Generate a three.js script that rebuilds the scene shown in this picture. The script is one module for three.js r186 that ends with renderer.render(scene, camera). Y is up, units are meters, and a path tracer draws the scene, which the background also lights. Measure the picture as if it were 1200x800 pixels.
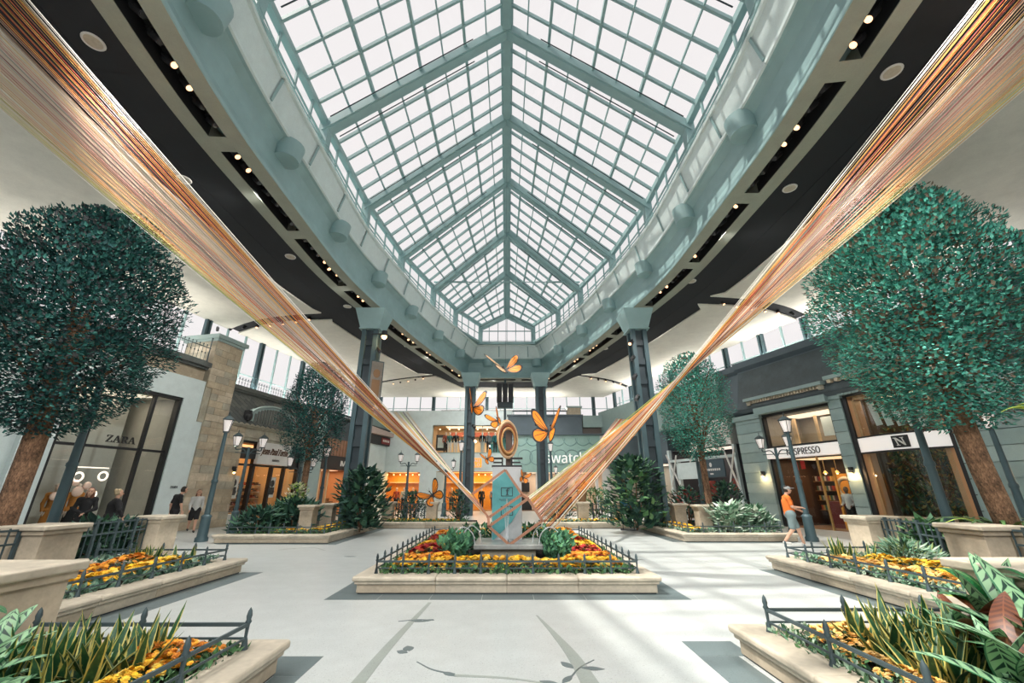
import * as THREE from 'three';
import { mergeGeometries, mergeVertices } from 'three/addons/utils/BufferGeometryUtils.js';
import { RoundedBoxGeometry } from 'three/addons/geometries/RoundedBoxGeometry.js';
import { TextGeometry } from 'three/addons/geometries/TextGeometry.js';
import { FontLoader } from 'three/addons/loaders/FontLoader.js';
import { MarchingCubes } from 'three/addons/objects/MarchingCubes.js';
import { RectAreaLightUniformsLib } from 'three/addons/lights/RectAreaLightUniformsLib.js';

// ---------- camera, sky, sun, exposure
const scene = new THREE.Scene();
const renderer = new THREE.WebGLRenderer({ antialias: true });
renderer.toneMapping = THREE.LinearToneMapping;
renderer.toneMappingExposure = 1.0;
renderer.shadowMap.enabled = true;
RectAreaLightUniformsLib.init();
const camera = new THREE.PerspectiveCamera(79.61, 1.5, 0.05, 200);
camera.position.set(0, 1.65, 0);
camera.rotation.x = Math.atan(174 / 480);
camera.setViewOffset(1200, 800, 6, 0, 1200, 800);
scene.add(camera);
scene.background = new THREE.Color().setRGB(0.95, 0.90, 0.90);
scene.backgroundIntensity = 1.0;
const sun = new THREE.DirectionalLight(new THREE.Color().setRGB(1, 0.93, 0.84), 6);
sun.position.set(-14.5, 36, -9); sun.target.position.set(5, 0, -13);
sun.castShadow = true; sun.shadow.radius = 2.2;
Object.assign(sun.shadow.camera, { left: -26, right: 26, top: 26, bottom: -26, near: 1, far: 90 });
sun.shadow.mapSize.set(4096, 4096);
scene.add(sun, sun.target);
const LAMP = 96;       // candela of one ceiling track

// ---------- helpers
let seed = 20240611;
const rnd = () => { seed = (seed + 0x6d2b79f5) | 0; let t = Math.imul(seed ^ (seed >>> 15), 1 | seed); t = (t + Math.imul(t ^ (t >>> 7), 61 | t)) ^ t; return ((t ^ (t >>> 14)) >>> 0) / 4294967296; };
const rr = (a, b) => a + (b - a) * rnd();
const pick = (a) => a[Math.floor(rnd() * a.length)];
const V = (x, y, z) => new THREE.Vector3(x, y, z);
const PI = Math.PI;
const lin = (r, g, b) => new THREE.Color().setRGB(r, g, b);
const col = (c) => (Array.isArray(c) ? lin(...c) : new THREE.Color(c));
// tiling noise textures (material grain only)
function vnoise(n, cells, s) {
  const g = []; let q = s; const r = () => { q = (q * 1664525 + 1013904223) >>> 0; return q / 4294967296; };
  for (let i = 0; i < cells * cells; i++) g.push(r());
  const out = new Float32Array(n * n);
  for (let y = 0; y < n; y++) for (let x = 0; x < n; x++) {
    const fx = x / n * cells, fy = y / n * cells, ix = Math.floor(fx), iy = Math.floor(fy);
    let a = fx - ix, b = fy - iy; a = a * a * (3 - 2 * a); b = b * b * (3 - 2 * b);
    const G = (i, j) => g[(j % cells) * cells + (i % cells)];
    out[y * n + x] = (G(ix, iy) * (1 - a) + G(ix + 1, iy) * a) * (1 - b) + (G(ix, iy + 1) * (1 - a) + G(ix + 1, iy + 1) * a) * b;
  }
  return out;
}
function fbm(n, cells, s, oct = 4) {
  const o = new Float32Array(n * n); let amp = 1, tot = 0;
  for (let k = 0; k < oct; k++) { const v = vnoise(n, cells << k, s + k * 77); for (let i = 0; i < o.length; i++) o[i] += v[i] * amp; tot += amp; amp *= 0.55; }
  for (let i = 0; i < o.length; i++) o[i] /= tot;
  return o;
}
function dtex(n, f, size, srgb = true) {
  const d = new Uint8Array(n * n * 4);
  for (let y = 0; y < n; y++) for (let x = 0; x < n; x++) {
    const c = f(x, y, y * n + x), i = (y * n + x) * 4;
    const [r, g, b] = Array.isArray(c) ? c : [c, c, c];
    d[i] = Math.max(0, Math.min(255, r * 255)); d[i + 1] = Math.max(0, Math.min(255, g * 255)); d[i + 2] = Math.max(0, Math.min(255, b * 255)); d[i + 3] = 255;
  }
  const t = new THREE.DataTexture(d, n, n); t.wrapS = t.wrapT = THREE.RepeatWrapping; t.magFilter = THREE.LinearFilter; t.minFilter = THREE.LinearMipmapLinearFilter; t.generateMipmaps = true;
  t.repeat.set(1 / size, 1 / size); if (srgb) t.colorSpace = THREE.SRGBColorSpace; t.needsUpdate = true;
  return t;
}
const N1 = fbm(256, 4, 11, 5), N2 = fbm(256, 8, 91, 5), N3 = fbm(256, 32, 5, 3), N4 = vnoise(256, 128, 8);
const T = {
  terrazzo: dtex(256, (x, y, i) => { const v = 0.9 + 0.07 * (N1[i] - 0.5); const s = N4[i]; return s > 0.88 ? v - 0.13 : s < 0.1 ? v + 0.06 : v; }, 1.1),
  stone: dtex(256, (x, y, i) => { const v = 0.86 + 0.28 * (N1[i] - 0.5) + 0.1 * (N3[i] - 0.5); return [v, v * 0.985, v * 0.96]; }, 1.7),
  plaster: dtex(256, (x, y, i) => 0.93 + 0.08 * (N2[i] - 0.5) + 0.03 * (N4[i] - 0.5), 2.3),
  metal: dtex(256, (x, y, i) => 0.92 + 0.12 * (N1[i] - 0.5), 1.9),
  wood: dtex(256, (x, y, i) => { const g = 0.5 + 0.5 * Math.sin(x * 0.35 + 9 * N1[(y >> 3) * 256 + x]); return [0.82 + 0.14 * g, 0.78 + 0.16 * g, 0.74 + 0.18 * g]; }, 0.4),
  bark: dtex(256, (x, y, i) => { const v = 0.62 + 0.55 * (N2[y * 256 + (x >> 2)] - 0.5) + 0.5 * (N3[y * 256 + (x >> 1)] - 0.5); return [v, v * 0.95, v * 0.9]; }, 0.6),
  soil: dtex(256, (x, y, i) => 0.5 + 0.6 * (N3[i] - 0.5) + 0.4 * (N4[i] - 0.5), 0.5),
  bump: dtex(256, (x, y, i) => 0.5 * N3[i] + 0.5 * N2[i], 0.7, false),
  fine: dtex(256, (x, y, i) => 0.6 * N4[i] + 0.4 * N3[i], 0.5, false),
  // flower-vine style carpet of the hedge seen in shop windows is built; this one is fabric only
  fabric: dtex(256, (x, y, i) => 0.86 + 0.1 * ((x ^ y) & 1) + 0.06 * (N2[i] - 0.5), 0.12),
};
const MATS = {};
function mat(key, c, o = {}) {
  if (MATS[key]) return MATS[key];
  const phys = 'transmission' in o || 'clearcoat' in o || 'sheen' in o;
  const m = new (phys ? THREE.MeshPhysicalMaterial : THREE.MeshStandardMaterial)({ roughness: 0.6, metalness: 0, side: THREE.DoubleSide, ...o, color: col(c) });
  m.name = key; return (MATS[key] = m);
}
function emat(key, c, e, k, o = {}) { const m = mat(key, c, o); m.emissive = col(e); m.emissiveIntensity = k; return m; }

// geometry collection
const M4 = new THREE.Matrix4();
function norm(g, keepUV) {
  if (g.index) g = g.toNonIndexed();
  for (const k of Object.keys(g.attributes)) if (!['position', 'normal', 'uv'].includes(k)) g.deleteAttribute(k);
  if (!g.attributes.normal) g.computeVertexNormals();
  if (!keepUV || !g.attributes.uv) {
    const p = g.attributes.position, n = g.attributes.normal, uv = new Float32Array(p.count * 2);
    for (let i = 0; i < p.count; i++) {
      const ax = Math.abs(n.getX(i)), ay = Math.abs(n.getY(i)), az = Math.abs(n.getZ(i));
      if (ay >= ax && ay >= az) { uv[2 * i] = p.getX(i); uv[2 * i + 1] = p.getZ(i); } else if (ax >= az) { uv[2 * i] = p.getZ(i); uv[2 * i + 1] = p.getY(i); } else { uv[2 * i] = p.getX(i); uv[2 * i + 1] = p.getY(i); }
    }
    g.setAttribute('uv', new THREE.BufferAttribute(uv, 2));
  }
  g.morphAttributes = {}; return g;
}
const merge = (gs, keepUV) => { gs = (Array.isArray(gs) ? gs : [gs]).map((g) => norm(g, keepUV)); return gs.length > 1 ? mergeGeometries(gs) : gs[0]; };
const used = {};
const numbered = (n) => { used[n] = (used[n] ?? -1) + 1; return used[n] ? n + '_' + String(used[n]).padStart(3, '0') : n; };
function mesh(name, gs, m, parent, keepUV) {
  const o = new THREE.Mesh(gs.isBufferGeometry && gs.userData.ready ? gs : merge(gs, keepUV), m);
  o.castShadow = o.receiveShadow = true;
  o.name = parent ? name : numbered(name); (parent || scene).add(o); return o;
}
const ready = (gs, keepUV) => { const g = merge(gs, keepUV); g.userData.ready = true; return g; };
function thing(name, label, category, [x, y, z] = [0, 0, 0], ry = 0, group) {
  const o = new THREE.Group(); o.name = numbered(name); o.position.set(x, y, z); o.rotation.y = ry; scene.add(o);
  o.userData = { label, category }; if (group) o.userData.group = group; return o;
}
function tag(o, label, category, group) { Object.assign(o.userData, { label, category }); if (group) o.userData.group = group; return o; }
function struct(name, label, category, [x, y, z] = [0, 0, 0], ry = 0) { const o = thing(name, label, category, [x, y, z], ry); o.userData.kind = 'structure'; return o; }
function sub(name, parent, [x, y, z] = [0, 0, 0], ry = 0) { const o = new THREE.Group(); o.name = name; o.position.set(x, y, z); o.rotation.y = ry; parent.add(o); return o; }
function dup(o, label, group) { const c = o.clone(); c.name = numbered(o.name.replace(/_\d{3}$/, '')); c.userData = { ...o.userData }; if (label) c.userData.label = label; if (group) c.userData.group = group; scene.add(c); return c; }
const bx = (w, h, d, x = 0, y = 0, z = 0, ry = 0, rx = 0, rz = 0) => { const g = new THREE.BoxGeometry(w, h, d); g.applyMatrix4(M4.makeRotationFromEuler(new THREE.Euler(rx, ry, rz))); g.translate(x, y, z); return g; };
const b2 = (x0, x1, y0, y1, z0, z1) => bx(x1 - x0, y1 - y0, z1 - z0, (x0 + x1) / 2, (y0 + y1) / 2, (z0 + z1) / 2);
const rb = (x0, x1, y0, y1, z0, z1, r = 0.02, s = 2) => { const g = new RoundedBoxGeometry(x1 - x0, y1 - y0, z1 - z0, s, r); g.translate((x0 + x1) / 2, (y0 + y1) / 2, (z0 + z1) / 2); return g; };
const cy = (r0, r1, h, x, y, z, n = 12) => { const g = new THREE.CylinderGeometry(r1, r0, h, n); g.translate(x, y + h / 2, z); return g; };
const lathe = (pts, n = 14) => new THREE.LatheGeometry(pts.map(([r, y]) => new THREE.Vector2(r, y)), n);
const sph = (r, x, y, z, sx = 1, sy = 1, sz = 1, n = 12) => { const g = new THREE.SphereGeometry(r, n, Math.max(6, n - 4)); g.scale(sx, sy, sz); g.translate(x, y, z); return g; };
function bar(a, b, w, h, up = V(0, 1, 0)) {      // rectangular bar from a to b, h measured along up
  const d = b.clone().sub(a), L = d.length(); d.normalize();
  const x = new THREE.Vector3().crossVectors(up, d); if (x.lengthSq() < 1e-6) x.set(1, 0, 0); x.normalize();
  const y = new THREE.Vector3().crossVectors(d, x);
  const g = new THREE.BoxGeometry(w, h, L); g.applyMatrix4(M4.makeBasis(x, y, d).setPosition(a.clone().add(b).multiplyScalar(0.5))); return g;
}
function rod(a, b, r, n = 6, r1 = r) {
  const d = b.clone().sub(a), L = d.length(); const g = new THREE.CylinderGeometry(r1, r, L, n, 1);
  g.applyQuaternion(new THREE.Quaternion().setFromUnitVectors(V(0, 1, 0), d.normalize())); const c = a.clone().add(b).multiplyScalar(0.5); g.translate(c.x, c.y, c.z); return g;
}
const tube = (pts, r, n = 24, m = 6) => new THREE.TubeGeometry(new THREE.CatmullRomCurve3(pts), n, r, m);
const quad = (a, b, c, d) => { const g = new THREE.BufferGeometry(); g.setAttribute('position', new THREE.Float32BufferAttribute([...a, ...b, ...c, ...a, ...c, ...d].flatMap((v) => v), 3)); g.computeVertexNormals(); return g; };
const A3 = (v) => [v.x, v.y, v.z];
function poly(pts, y0, y1) {                  // flat plan polygon [[x,z]...] between two heights
  const s = new THREE.Shape(pts.map(([x, z]) => new THREE.Vector2(x, -z))); const g = new THREE.ExtrudeGeometry(s, { depth: y1 - y0, bevelEnabled: false }); g.rotateX(-PI / 2); g.translate(0, y0, 0); return g;
}
function prism(pts, z0, z1) { const s = new THREE.Shape(pts.map(([x, y]) => new THREE.Vector2(x, y))); const g = new THREE.ExtrudeGeometry(s, { depth: z1 - z0, bevelEnabled: false }); g.translate(0, 0, z0); return g; }
const fonts = {};
for (const f of ['sans_bold', 'sans_regular', 'serif_bold', 'serif_regular']) fonts[f] = await new FontLoader().loadAsync('fonts/droid/droid_' + f + '.typeface.json');
function text(s, font, size, depth, { w, shear = 0 } = {}) {   // centred on x, base line at 0
  const g = new TextGeometry(s, { font: fonts[font], size, depth, curveSegments: 4, bevelEnabled: false }); g.computeBoundingBox(); const b = g.boundingBox;
  g.translate(-(b.min.x + b.max.x) / 2, 0, 0); if (w) g.scale(w / (b.max.x - b.min.x), 1, 1);
  if (shear) g.applyMatrix4(new THREE.Matrix4().set(1, shear, 0, 0, 0, 1, 0, 0, 0, 0, 1, 0, 0, 0, 0, 1)); return g;
}
function inst(name, geo, m, list, parent, label) {   // list of [Matrix4, Color]
  const o = new THREE.InstancedMesh(geo, m, list.length); o.name = name;
  list.forEach(([mm, c], i) => { o.setMatrixAt(i, mm); o.setColorAt(i, c); }); o.castShadow = o.receiveShadow = true; o.userData.kind = 'stuff'; if (label) o.userData.label = label; parent.add(o); return o;
}
const QQ = new THREE.Quaternion(), EE = new THREE.Euler();
const TRS = (x, y, z, rx, ry, rz, s, sy = s, sz = s) => new THREE.Matrix4().compose(V(x, y, z), QQ.setFromEuler(EE.set(rx, ry, rz, 'YXZ')).clone(), V(s, sy, sz));

// ---------- materials
const m = {
  floor: mat('terrazzo', [0.69, 0.735, 0.73], { map: T.terrazzo, roughness: 0.32, clearcoat: 0.25, clearcoatRoughness: 0.25 }),
  inlay: mat('inlay grey', [0.16, 0.21, 0.22], { map: T.terrazzo, roughness: 0.4 }),
  inlayPale: mat('inlay pale green', [0.40, 0.45, 0.42], { map: T.terrazzo, roughness: 0.4 }),
  teal: mat('painted teal grey', [0.34, 0.51, 0.52], { map: T.metal, roughness: 0.5 }),
  tealLight: mat('parapet pale', [0.74, 0.85, 0.84], { map: T.plaster, roughness: 0.35 }),
  soffit: mat('olive soffit', [0.34, 0.36, 0.30], { map: T.plaster, roughness: 0.8 }),
  dark: mat('charcoal ceiling', [0.016, 0.019, 0.024], { map: T.plaster, roughness: 0.9 }),
  black: mat('black', [0.012, 0.013, 0.015], { roughness: 0.5 }),
  cream: mat('cream ceiling', [0.80, 0.78, 0.70], { map: T.plaster, roughness: 0.9 }),
  steel: mat('slate steel', [0.07, 0.125, 0.145], { map: T.metal, roughness: 0.45, metalness: 0.1 }),
  steelDark: mat('dark slate steel', [0.035, 0.055, 0.068], { map: T.metal, roughness: 0.45 }),
  glass: mat('roof glass', [0.97, 0.985, 0.985], { transmission: 1, thickness: 0, roughness: 0.0, ior: 1.3 }),
  shopGlass: mat('shop glass', [0.93, 0.97, 0.96], { transmission: 1, thickness: 0, roughness: 0.0, ior: 1.5 }),
  white: mat('pale blue grey panel', [0.66, 0.76, 0.76], { map: T.plaster, roughness: 0.55 }),
  offwhite: mat('off white', [0.74, 0.73, 0.70], { map: T.plaster, roughness: 0.6 }),
  stone: mat('buff limestone', [0.58, 0.50, 0.38], { map: T.stone, roughness: 0.8, bumpMap: T.bump, bumpScale: 0.004 }),
  stone2: mat('grey limestone', [0.50, 0.48, 0.40], { map: T.stone, roughness: 0.8, bumpMap: T.bump, bumpScale: 0.004 }),
  stone3: mat('light limestone', [0.68, 0.60, 0.48], { map: T.stone, roughness: 0.75, bumpMap: T.bump, bumpScale: 0.003 }),
  cap: mat('capstone', [0.76, 0.70, 0.59], { map: T.stone, roughness: 0.6 }),
  slate: mat('slate', [0.13, 0.15, 0.155], { map: T.stone, roughness: 0.7 }),
  slate2: mat('slate light', [0.19, 0.205, 0.20], { map: T.stone, roughness: 0.7 }),
  iron: mat('wrought iron', [0.055, 0.085, 0.095], { roughness: 0.5, metalness: 0.2 }),
  greenGrey: mat('green grey cladding', [0.25, 0.345, 0.34], { map: T.plaster, roughness: 0.6 }),
  greenGrey2: mat('green grey cladding light', [0.32, 0.42, 0.41], { map: T.plaster, roughness: 0.6 }),
  navy: mat('navy slate', [0.085, 0.12, 0.145], { map: T.metal, roughness: 0.6 }),
  wood: mat('walnut', [0.28, 0.16, 0.08], { map: T.wood, roughness: 0.55 }),
  copper: mat('rosewood bar', [0.46, 0.25, 0.17], { map: T.wood, roughness: 0.4 }),
  bark: mat('bark', [0.50, 0.32, 0.21], { map: T.bark, roughness: 0.95, bumpMap: T.bump, bumpScale: 0.02 }),
  soil: mat('soil', [0.06, 0.045, 0.03], { map: T.soil, roughness: 1 }),
  warmWall: mat('warm wall', [0.72, 0.50, 0.28], { map: T.plaster, roughness: 0.8 }),
  orangeWall: mat('orange wall', [0.80, 0.36, 0.06], { map: T.plaster, roughness: 0.8 }),
  greige: mat('greige wall', [0.52, 0.50, 0.44], { map: T.plaster, roughness: 0.8 }),
  gold: mat('brass', [0.55, 0.36, 0.14], { roughness: 0.35, metalness: 0.6 }),
  lens: emat('warm lens', [1, 0.8, 0.6], [1, 0.5, 0.25], 2.6),
  lantern: emat('lantern glass', [0.9, 0.86, 0.84], [1, 0.86, 0.8], 0.35, { roughness: 0.4 }),
  bulb: emat('warm bulb', [1, 0.8, 0.5], [1, 0.62, 0.25], 6),
};
m.frame = m.rafter = m.teal;      // one paint on girder, rafters and glazing bars
// ---------- floor
const floor = struct('floor', 'pale polished terrazzo floor of the atrium', 'floor');
mesh('floor_slab', b2(-24, 24, -0.2, 0, -44, 15), m.floor, floor);
function stroke(pts, w0, w1, mt, name = 'inlay') {          // tapered curved inlay, 3 mm proud
  const c = new THREE.CatmullRomCurve3(pts.map(([x, z]) => V(x, 0, z))), L = [], R = [], n = 16;
  for (let i = 0; i <= n; i++) { const p = c.getPoint(i / n), t = c.getTangent(i / n), w = (w0 + (w1 - w0) * i / n) / 2; L.push([p.x - t.z * w, p.z + t.x * w]); R.unshift([p.x + t.z * w, p.z - t.x * w]); }
  return mesh(name, poly([...L, ...R], 0, 0.003), mt, floor);
}
const leafPoly = (x, z, a, l, w) => { const o = []; for (let i = 0; i <= 12; i++) { const t = i / 12; o.push([t, Math.sin(PI * t) * 0.5]); } for (let i = 11; i > 0; i--) { const t = i / 12; o.push([t, -Math.sin(PI * t) * 0.5]); } return o.map(([t, s]) => [x + Math.cos(a) * t * l - Math.sin(a) * s * w, z + Math.sin(a) * t * l + Math.cos(a) * s * w]); };
stroke([[-1.2, -7.4], [-1.27, -6.4], [-1.33, -5.4], [-1.36, -4.2]], 0.05, 0.14, m.inlayPale);
stroke([[0.42, -6.7], [0.58, -5.9], [0.7, -5.2], [0.78, -4.2]], 0.02, 0.19, m.inlayPale);
stroke([[-1.45, -6.42], [-1.2, -6.5], [-0.98, -6.47]], 0.03, 0.02, m.inlay);
stroke([[-0.92, -5.05], [-0.72, -4.85], [-0.5, -4.75]], 0.012, 0.03, m.inlay);
stroke([[0.9, -5.1], [0.72, -4.9], [0.56, -4.6]], 0.012, 0.02, m.inlay);
stroke([[-0.5, -4.72], [0, -4.66], [0.5, -4.5]], 0.05, 0.02, m.inlayPale);
stroke([[-6.7, -13.4], [-6, -13.9], [-5.3, -13.3]], 0.02, 0.03, m.inlayPale);
for (const [x, z, a, l, w] of [[-1.32, -6.46, 0.2, 0.24, 0.09], [-1.15, -6.42, -0.5, 0.18, 0.07], [-0.62, -4.8, 0.6, 0.16, 0.07], [0.55, -5.05, 1.0, 0.2, 0.09], [0.72, -4.9, 0.15, 0.24, 0.09], [0.62, -4.72, 2.2, 0.2, 0.07], [0.3, -4.6, 0.4, 0.2, 0.08], [-1.12, -5.5, 1.2, 0.16, 0.12], [-1.2, -5.35, 0.4, 0.14, 0.1], [-4.3, -12.1, 0.1, 0.35, 0.12]]) mesh('leaf_inlay', poly(leafPoly(x, z, a, l, w), 0, 0.004), m.inlay, floor);
// dark paving bands under and beside the kerbs, laid as slabs with open joints
function band(x0, x1, z0, z1) { const nx = Math.max(1, Math.round((x1 - x0) / 0.9)), nz = Math.max(1, Math.round((z1 - z0) / 0.9)); for (let i = 0; i < nx; i++) for (let j = 0; j < nz; j++) mesh('band_slab', b2(x0 + (x1 - x0) * i / nx + 0.004, x0 + (x1 - x0) * (i + 1) / nx - 0.004, -0.02, 0.002, z0 + (z1 - z0) * j / nz + 0.004, z0 + (z1 - z0) * (j + 1) / nz - 0.004), m.inlay, floor); }
band(-2.93, 2.96, -8.0, -7.56); band(-2.93, -2.55, -14.6, -8.0); band(2.58, 2.96, -14.6, -8.0);
band(-5.66, -5.2, -9.9, -5.2); band(5.55, 5.9, -10.2, -5.4);
band(-2.55, -1.93, -5.2, -4.7); band(-2.2, -1.93, -4.7, 0.3); band(2.02, 2.6, -5.66, -5.2); band(2.02, 2.45, -5.2, 0.3);
band(-9.4, -5.5, -14.9, -14.6); band(6.0, 9.6, -15.3, -15.0); band(-5.85, -5.5, -20.4, -14.9); band(5.6, 5.98, -20.4, -15.3);

// ---------- the oval ring: base line of the soffit's inner edge, offsets along its normal
const ZC = -11.2;
const half = [[3.0, -20.3], [4.0, -16.6], [5.2, -12], [5.98, -8], [6.6, -4], [6.68, 0], [6.6, 4], [5.98, 8], [5.2, 12], [4.0, 16.6], [3.0, 20.3]];
const sideCurve = new THREE.CatmullRomCurve3(half.map(([x, t]) => V(x, 0, ZC - t)));
const oval = [];
{ const S = 72; for (let i = 0; i <= S; i++) oval.push(sideCurve.getPoint(i / S)); for (let i = 1; i < 4; i++) oval.push(V(3 - 1.5 * i, 0, ZC - 20.3)); for (let i = S; i >= 0; i--) { const p = sideCurve.getPoint(i / S); oval.push(V(-p.x, 0, p.z)); } for (let i = 1; i < 4; i++) oval.push(V(-3 + 1.5 * i, 0, ZC + 20.3)); }
const ON = oval.length, onrm = oval.map((p, i) => { const a = oval[(i + ON - 1) % ON], b = oval[(i + 1) % ON]; const d1 = V(p.x - a.x, 0, p.z - a.z).normalize(), d2 = V(b.x - p.x, 0, b.z - p.z).normalize(); const n1 = V(-d1.z, 0, d1.x), n2 = V(-d2.z, 0, d2.x); const n = n1.clone().add(n2).normalize(); return n.multiplyScalar(1 / n.dot(n1)); });
if (onrm[10].x < 0) onrm.forEach((n) => n.negate());
const off = (i, d) => { i = (i + ON) % ON; const i0 = Math.floor(i), f = i - i0, i1 = (i0 + 1) % ON; const k = (j) => { const t = Math.abs(oval[j].z - ZC) / 20.3, q = d < 0 ? d * (1 + 0.8 * t ** 4) : d; return V(oval[j].x + onrm[j].x * q, 0, oval[j].z + onrm[j].z * q); }; return k(i0).lerp(k(i1), f); };
const acc = [0]; for (let i = 0; i < ON; i++) acc.push(acc[i] + oval[i].distanceTo(oval[(i + 1) % ON]));
const idx = (s) => { const L = acc[ON]; s = ((s % L) + L) % L; let i = 0; while (acc[i + 1] < s) i++; return i + (s - acc[i]) / (acc[i + 1] - acc[i]); };
function strip(profile, i0 = 0, i1 = ON, step = 1) {        // profile [[d, h] ...] swept along the ring from index i0 to i1
  const pos = [], is = []; for (let i = i0; i < i1 - 1e-6; i += step) is.push(i); is.push(i1);
  for (let a = 0; a < is.length - 1; a++) for (let k = 0; k < profile.length - 1; k++) {
    const [d0, h0] = profile[k], [d1, h1] = profile[k + 1];
    const A = off(is[a], d0), B = off(is[a + 1], d0), C = off(is[a + 1], d1), D = off(is[a], d1);
    pos.push(A.x, h0, A.z, B.x, h0, B.z, C.x, h1, C.z, A.x, h0, A.z, C.x, h1, C.z, D.x, h1, D.z);
  }
  const g = new THREE.BufferGeometry(); g.setAttribute('position', new THREE.Float32BufferAttribute(pos, 3));
  const w = mergeVertices(g, 1e-4); w.computeVertexNormals(); return w;
}
function arcStrip(profile, s0, s1, n = 6) { const pos = []; for (let a = 0; a < n; a++) { const i0 = idx(s0 + (s1 - s0) * a / n), i1 = idx(s0 + (s1 - s0) * (a + 1) / n); for (let k = 0; k < profile.length - 1; k++) { const [d0, h0] = profile[k], [d1, h1] = profile[k + 1]; const A = off(i0, d0), B = off(i1, d0), C = off(i1, d1), D = off(i0, d1); pos.push(A.x, h0, A.z, B.x, h0, B.z, C.x, h1, C.z, A.x, h0, A.z, C.x, h1, C.z, D.x, h1, D.z); } } const g = new THREE.BufferGeometry(); g.setAttribute('position', new THREE.Float32BufferAttribute(pos, 3)); g.computeVertexNormals(); return g; }

// ---------- ceiling: charcoal band, olive soffit with lamp slots, cream leaf-shaped panels
const XL = (z) => -11.95 - 0.2027 * (z + 38), XR = (z) => 9.45 + 0.3158 * (z + 38), XS = (s, z) => (s < 0 ? XL(z) : XR(z));   // window wall lines
const ceiling = struct('ceiling', 'charcoal and cream ceiling round the oval skylight', 'ceiling');
{ const sh = new THREE.Shape([[XL(14), 14], [XR(14), 14], [XR(-38.7), -38.7], [XL(-38.7), -38.7]].map(([x, z]) => new THREE.Vector2(x, -z)));
  sh.holes.push(new THREE.Path(oval.map((_, i) => { const p = off(i, 0.9); return new THREE.Vector2(p.x, -p.z); })));
  const g = new THREE.ExtrudeGeometry(sh, { depth: 0.3, bevelEnabled: false }); g.rotateX(-PI / 2); g.translate(0, 10.12, 0); mesh('roof_deck', g, m.dark, ceiling); }
// charcoal band as panels with hairline joints
{ const L = acc[ON], n = 56; for (let k = 0; k < n; k++) { const s0 = L * k / n + 0.006, s1 = L * (k + 1) / n - 0.006; for (const [a, b] of [[1.25, 2.3], [2.31, 3.95]]) mesh('ceiling_panel', arcStrip([[a, 10.4], [a, 10.06], [b, 10.06], [b, 10.4]], s0, s1, 3), m.dark, ceiling); } }
// soffit ring with slots
const SLOTS = [];
{ const L = acc[ON], per = 4.02, n = Math.round(L / per), g = []; const W0 = 0.42, W1 = 0.86;
  for (let k = 0; k < n; k++) { const s0 = L * k / n, s1 = L * (k + 1) / n, a = s0 + 0.24, b = s1 - 0.24;
    mesh('soffit_strip', [arcStrip([[0, 10.14], [0, 10], [W0, 10], [W0, 10.45]], s0, s1, 8), arcStrip([[W1, 10.45], [W1, 10], [1.25, 10], [1.25, 10.14]], s0, s1, 8), arcStrip([[W0, 10], [W1, 10]], s0, a, 1), arcStrip([[W0, 10], [W1, 10]], b, s1, 1), arcStrip([[W0, 10], [W0, 10.45], [W1, 10.45], [W1, 10]], a - 0.01, a, 1), arcStrip([[W0, 10], [W0, 10.45], [W1, 10.45], [W1, 10]], b, b + 0.01, 1)], m.soffit, ceiling);
    mesh('slot_lining', arcStrip([[W0 + 0.005, 10.02], [W0 + 0.005, 10.44], [W1 - 0.005, 10.44], [W1 - 0.005, 10.02]], a, b, 6), m.black, ceiling);
    SLOTS.push([a, b]); } }
// cream panels
const inner = (side, za, zb) => { const o = []; for (let i = 0; i < ON; i++) { const p = off(i, 3.4); if (p.x * side > 0.01 && p.z <= za && p.z >= zb) o.push([p.x, p.z]); } o.sort((a, b) => b[1] - a[1]); return o; };
const arc2 = (a, b, bulge, n = 8) => { const o = []; for (let i = 0; i <= n; i++) { const t = i / n, w = Math.sin(PI * t) * bulge; const dx = b[0] - a[0], dz = b[1] - a[1], l = Math.hypot(dx, dz); o.push([a[0] + dx * t - dz / l * w, a[1] + dz * t + dx / l * w]); } return o; };
for (const s of [-1, 1]) {
  const k = s > 0 ? 1.9 : 0;                 // the right gap lies a little nearer
  const A = inner(s, 11, -18.9 + k), B = inner(s, -19.75 + k, -30.4), C = inner(s, -30.9, -36);
  mesh('cream_panel', poly([...A, ...arc2([s * 9.35, -18.9 + k], [XS(s, -21.1 + k), -21.1 + k], s * 0.5), [XS(s, 14), 14], [s * 9, 14]], 10, 10.08), m.cream, ceiling);
  mesh('cream_panel', poly([...B, ...arc2([s * 5.75, -30.6], [XS(s, -34.4), -34.4], s * 0.45), ...arc2([XS(s, -21.7 + k), -21.7 + k], [s * 9.15, -19.76 + k], -s * 0.5)], 10, 10.08), m.cream, ceiling);
  mesh('cream_panel', poly([[0, -34.9], [s * 3.9, -34.9], [s * 5.3, -31.6], ...arc2([s * 5.6, -31.1], [XS(s, -34.9), -34.9], s * 0.45), [XS(s, -38.7), -38.7], [0, -38.7]], 10, 10.08), m.cream, ceiling);
}
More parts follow.
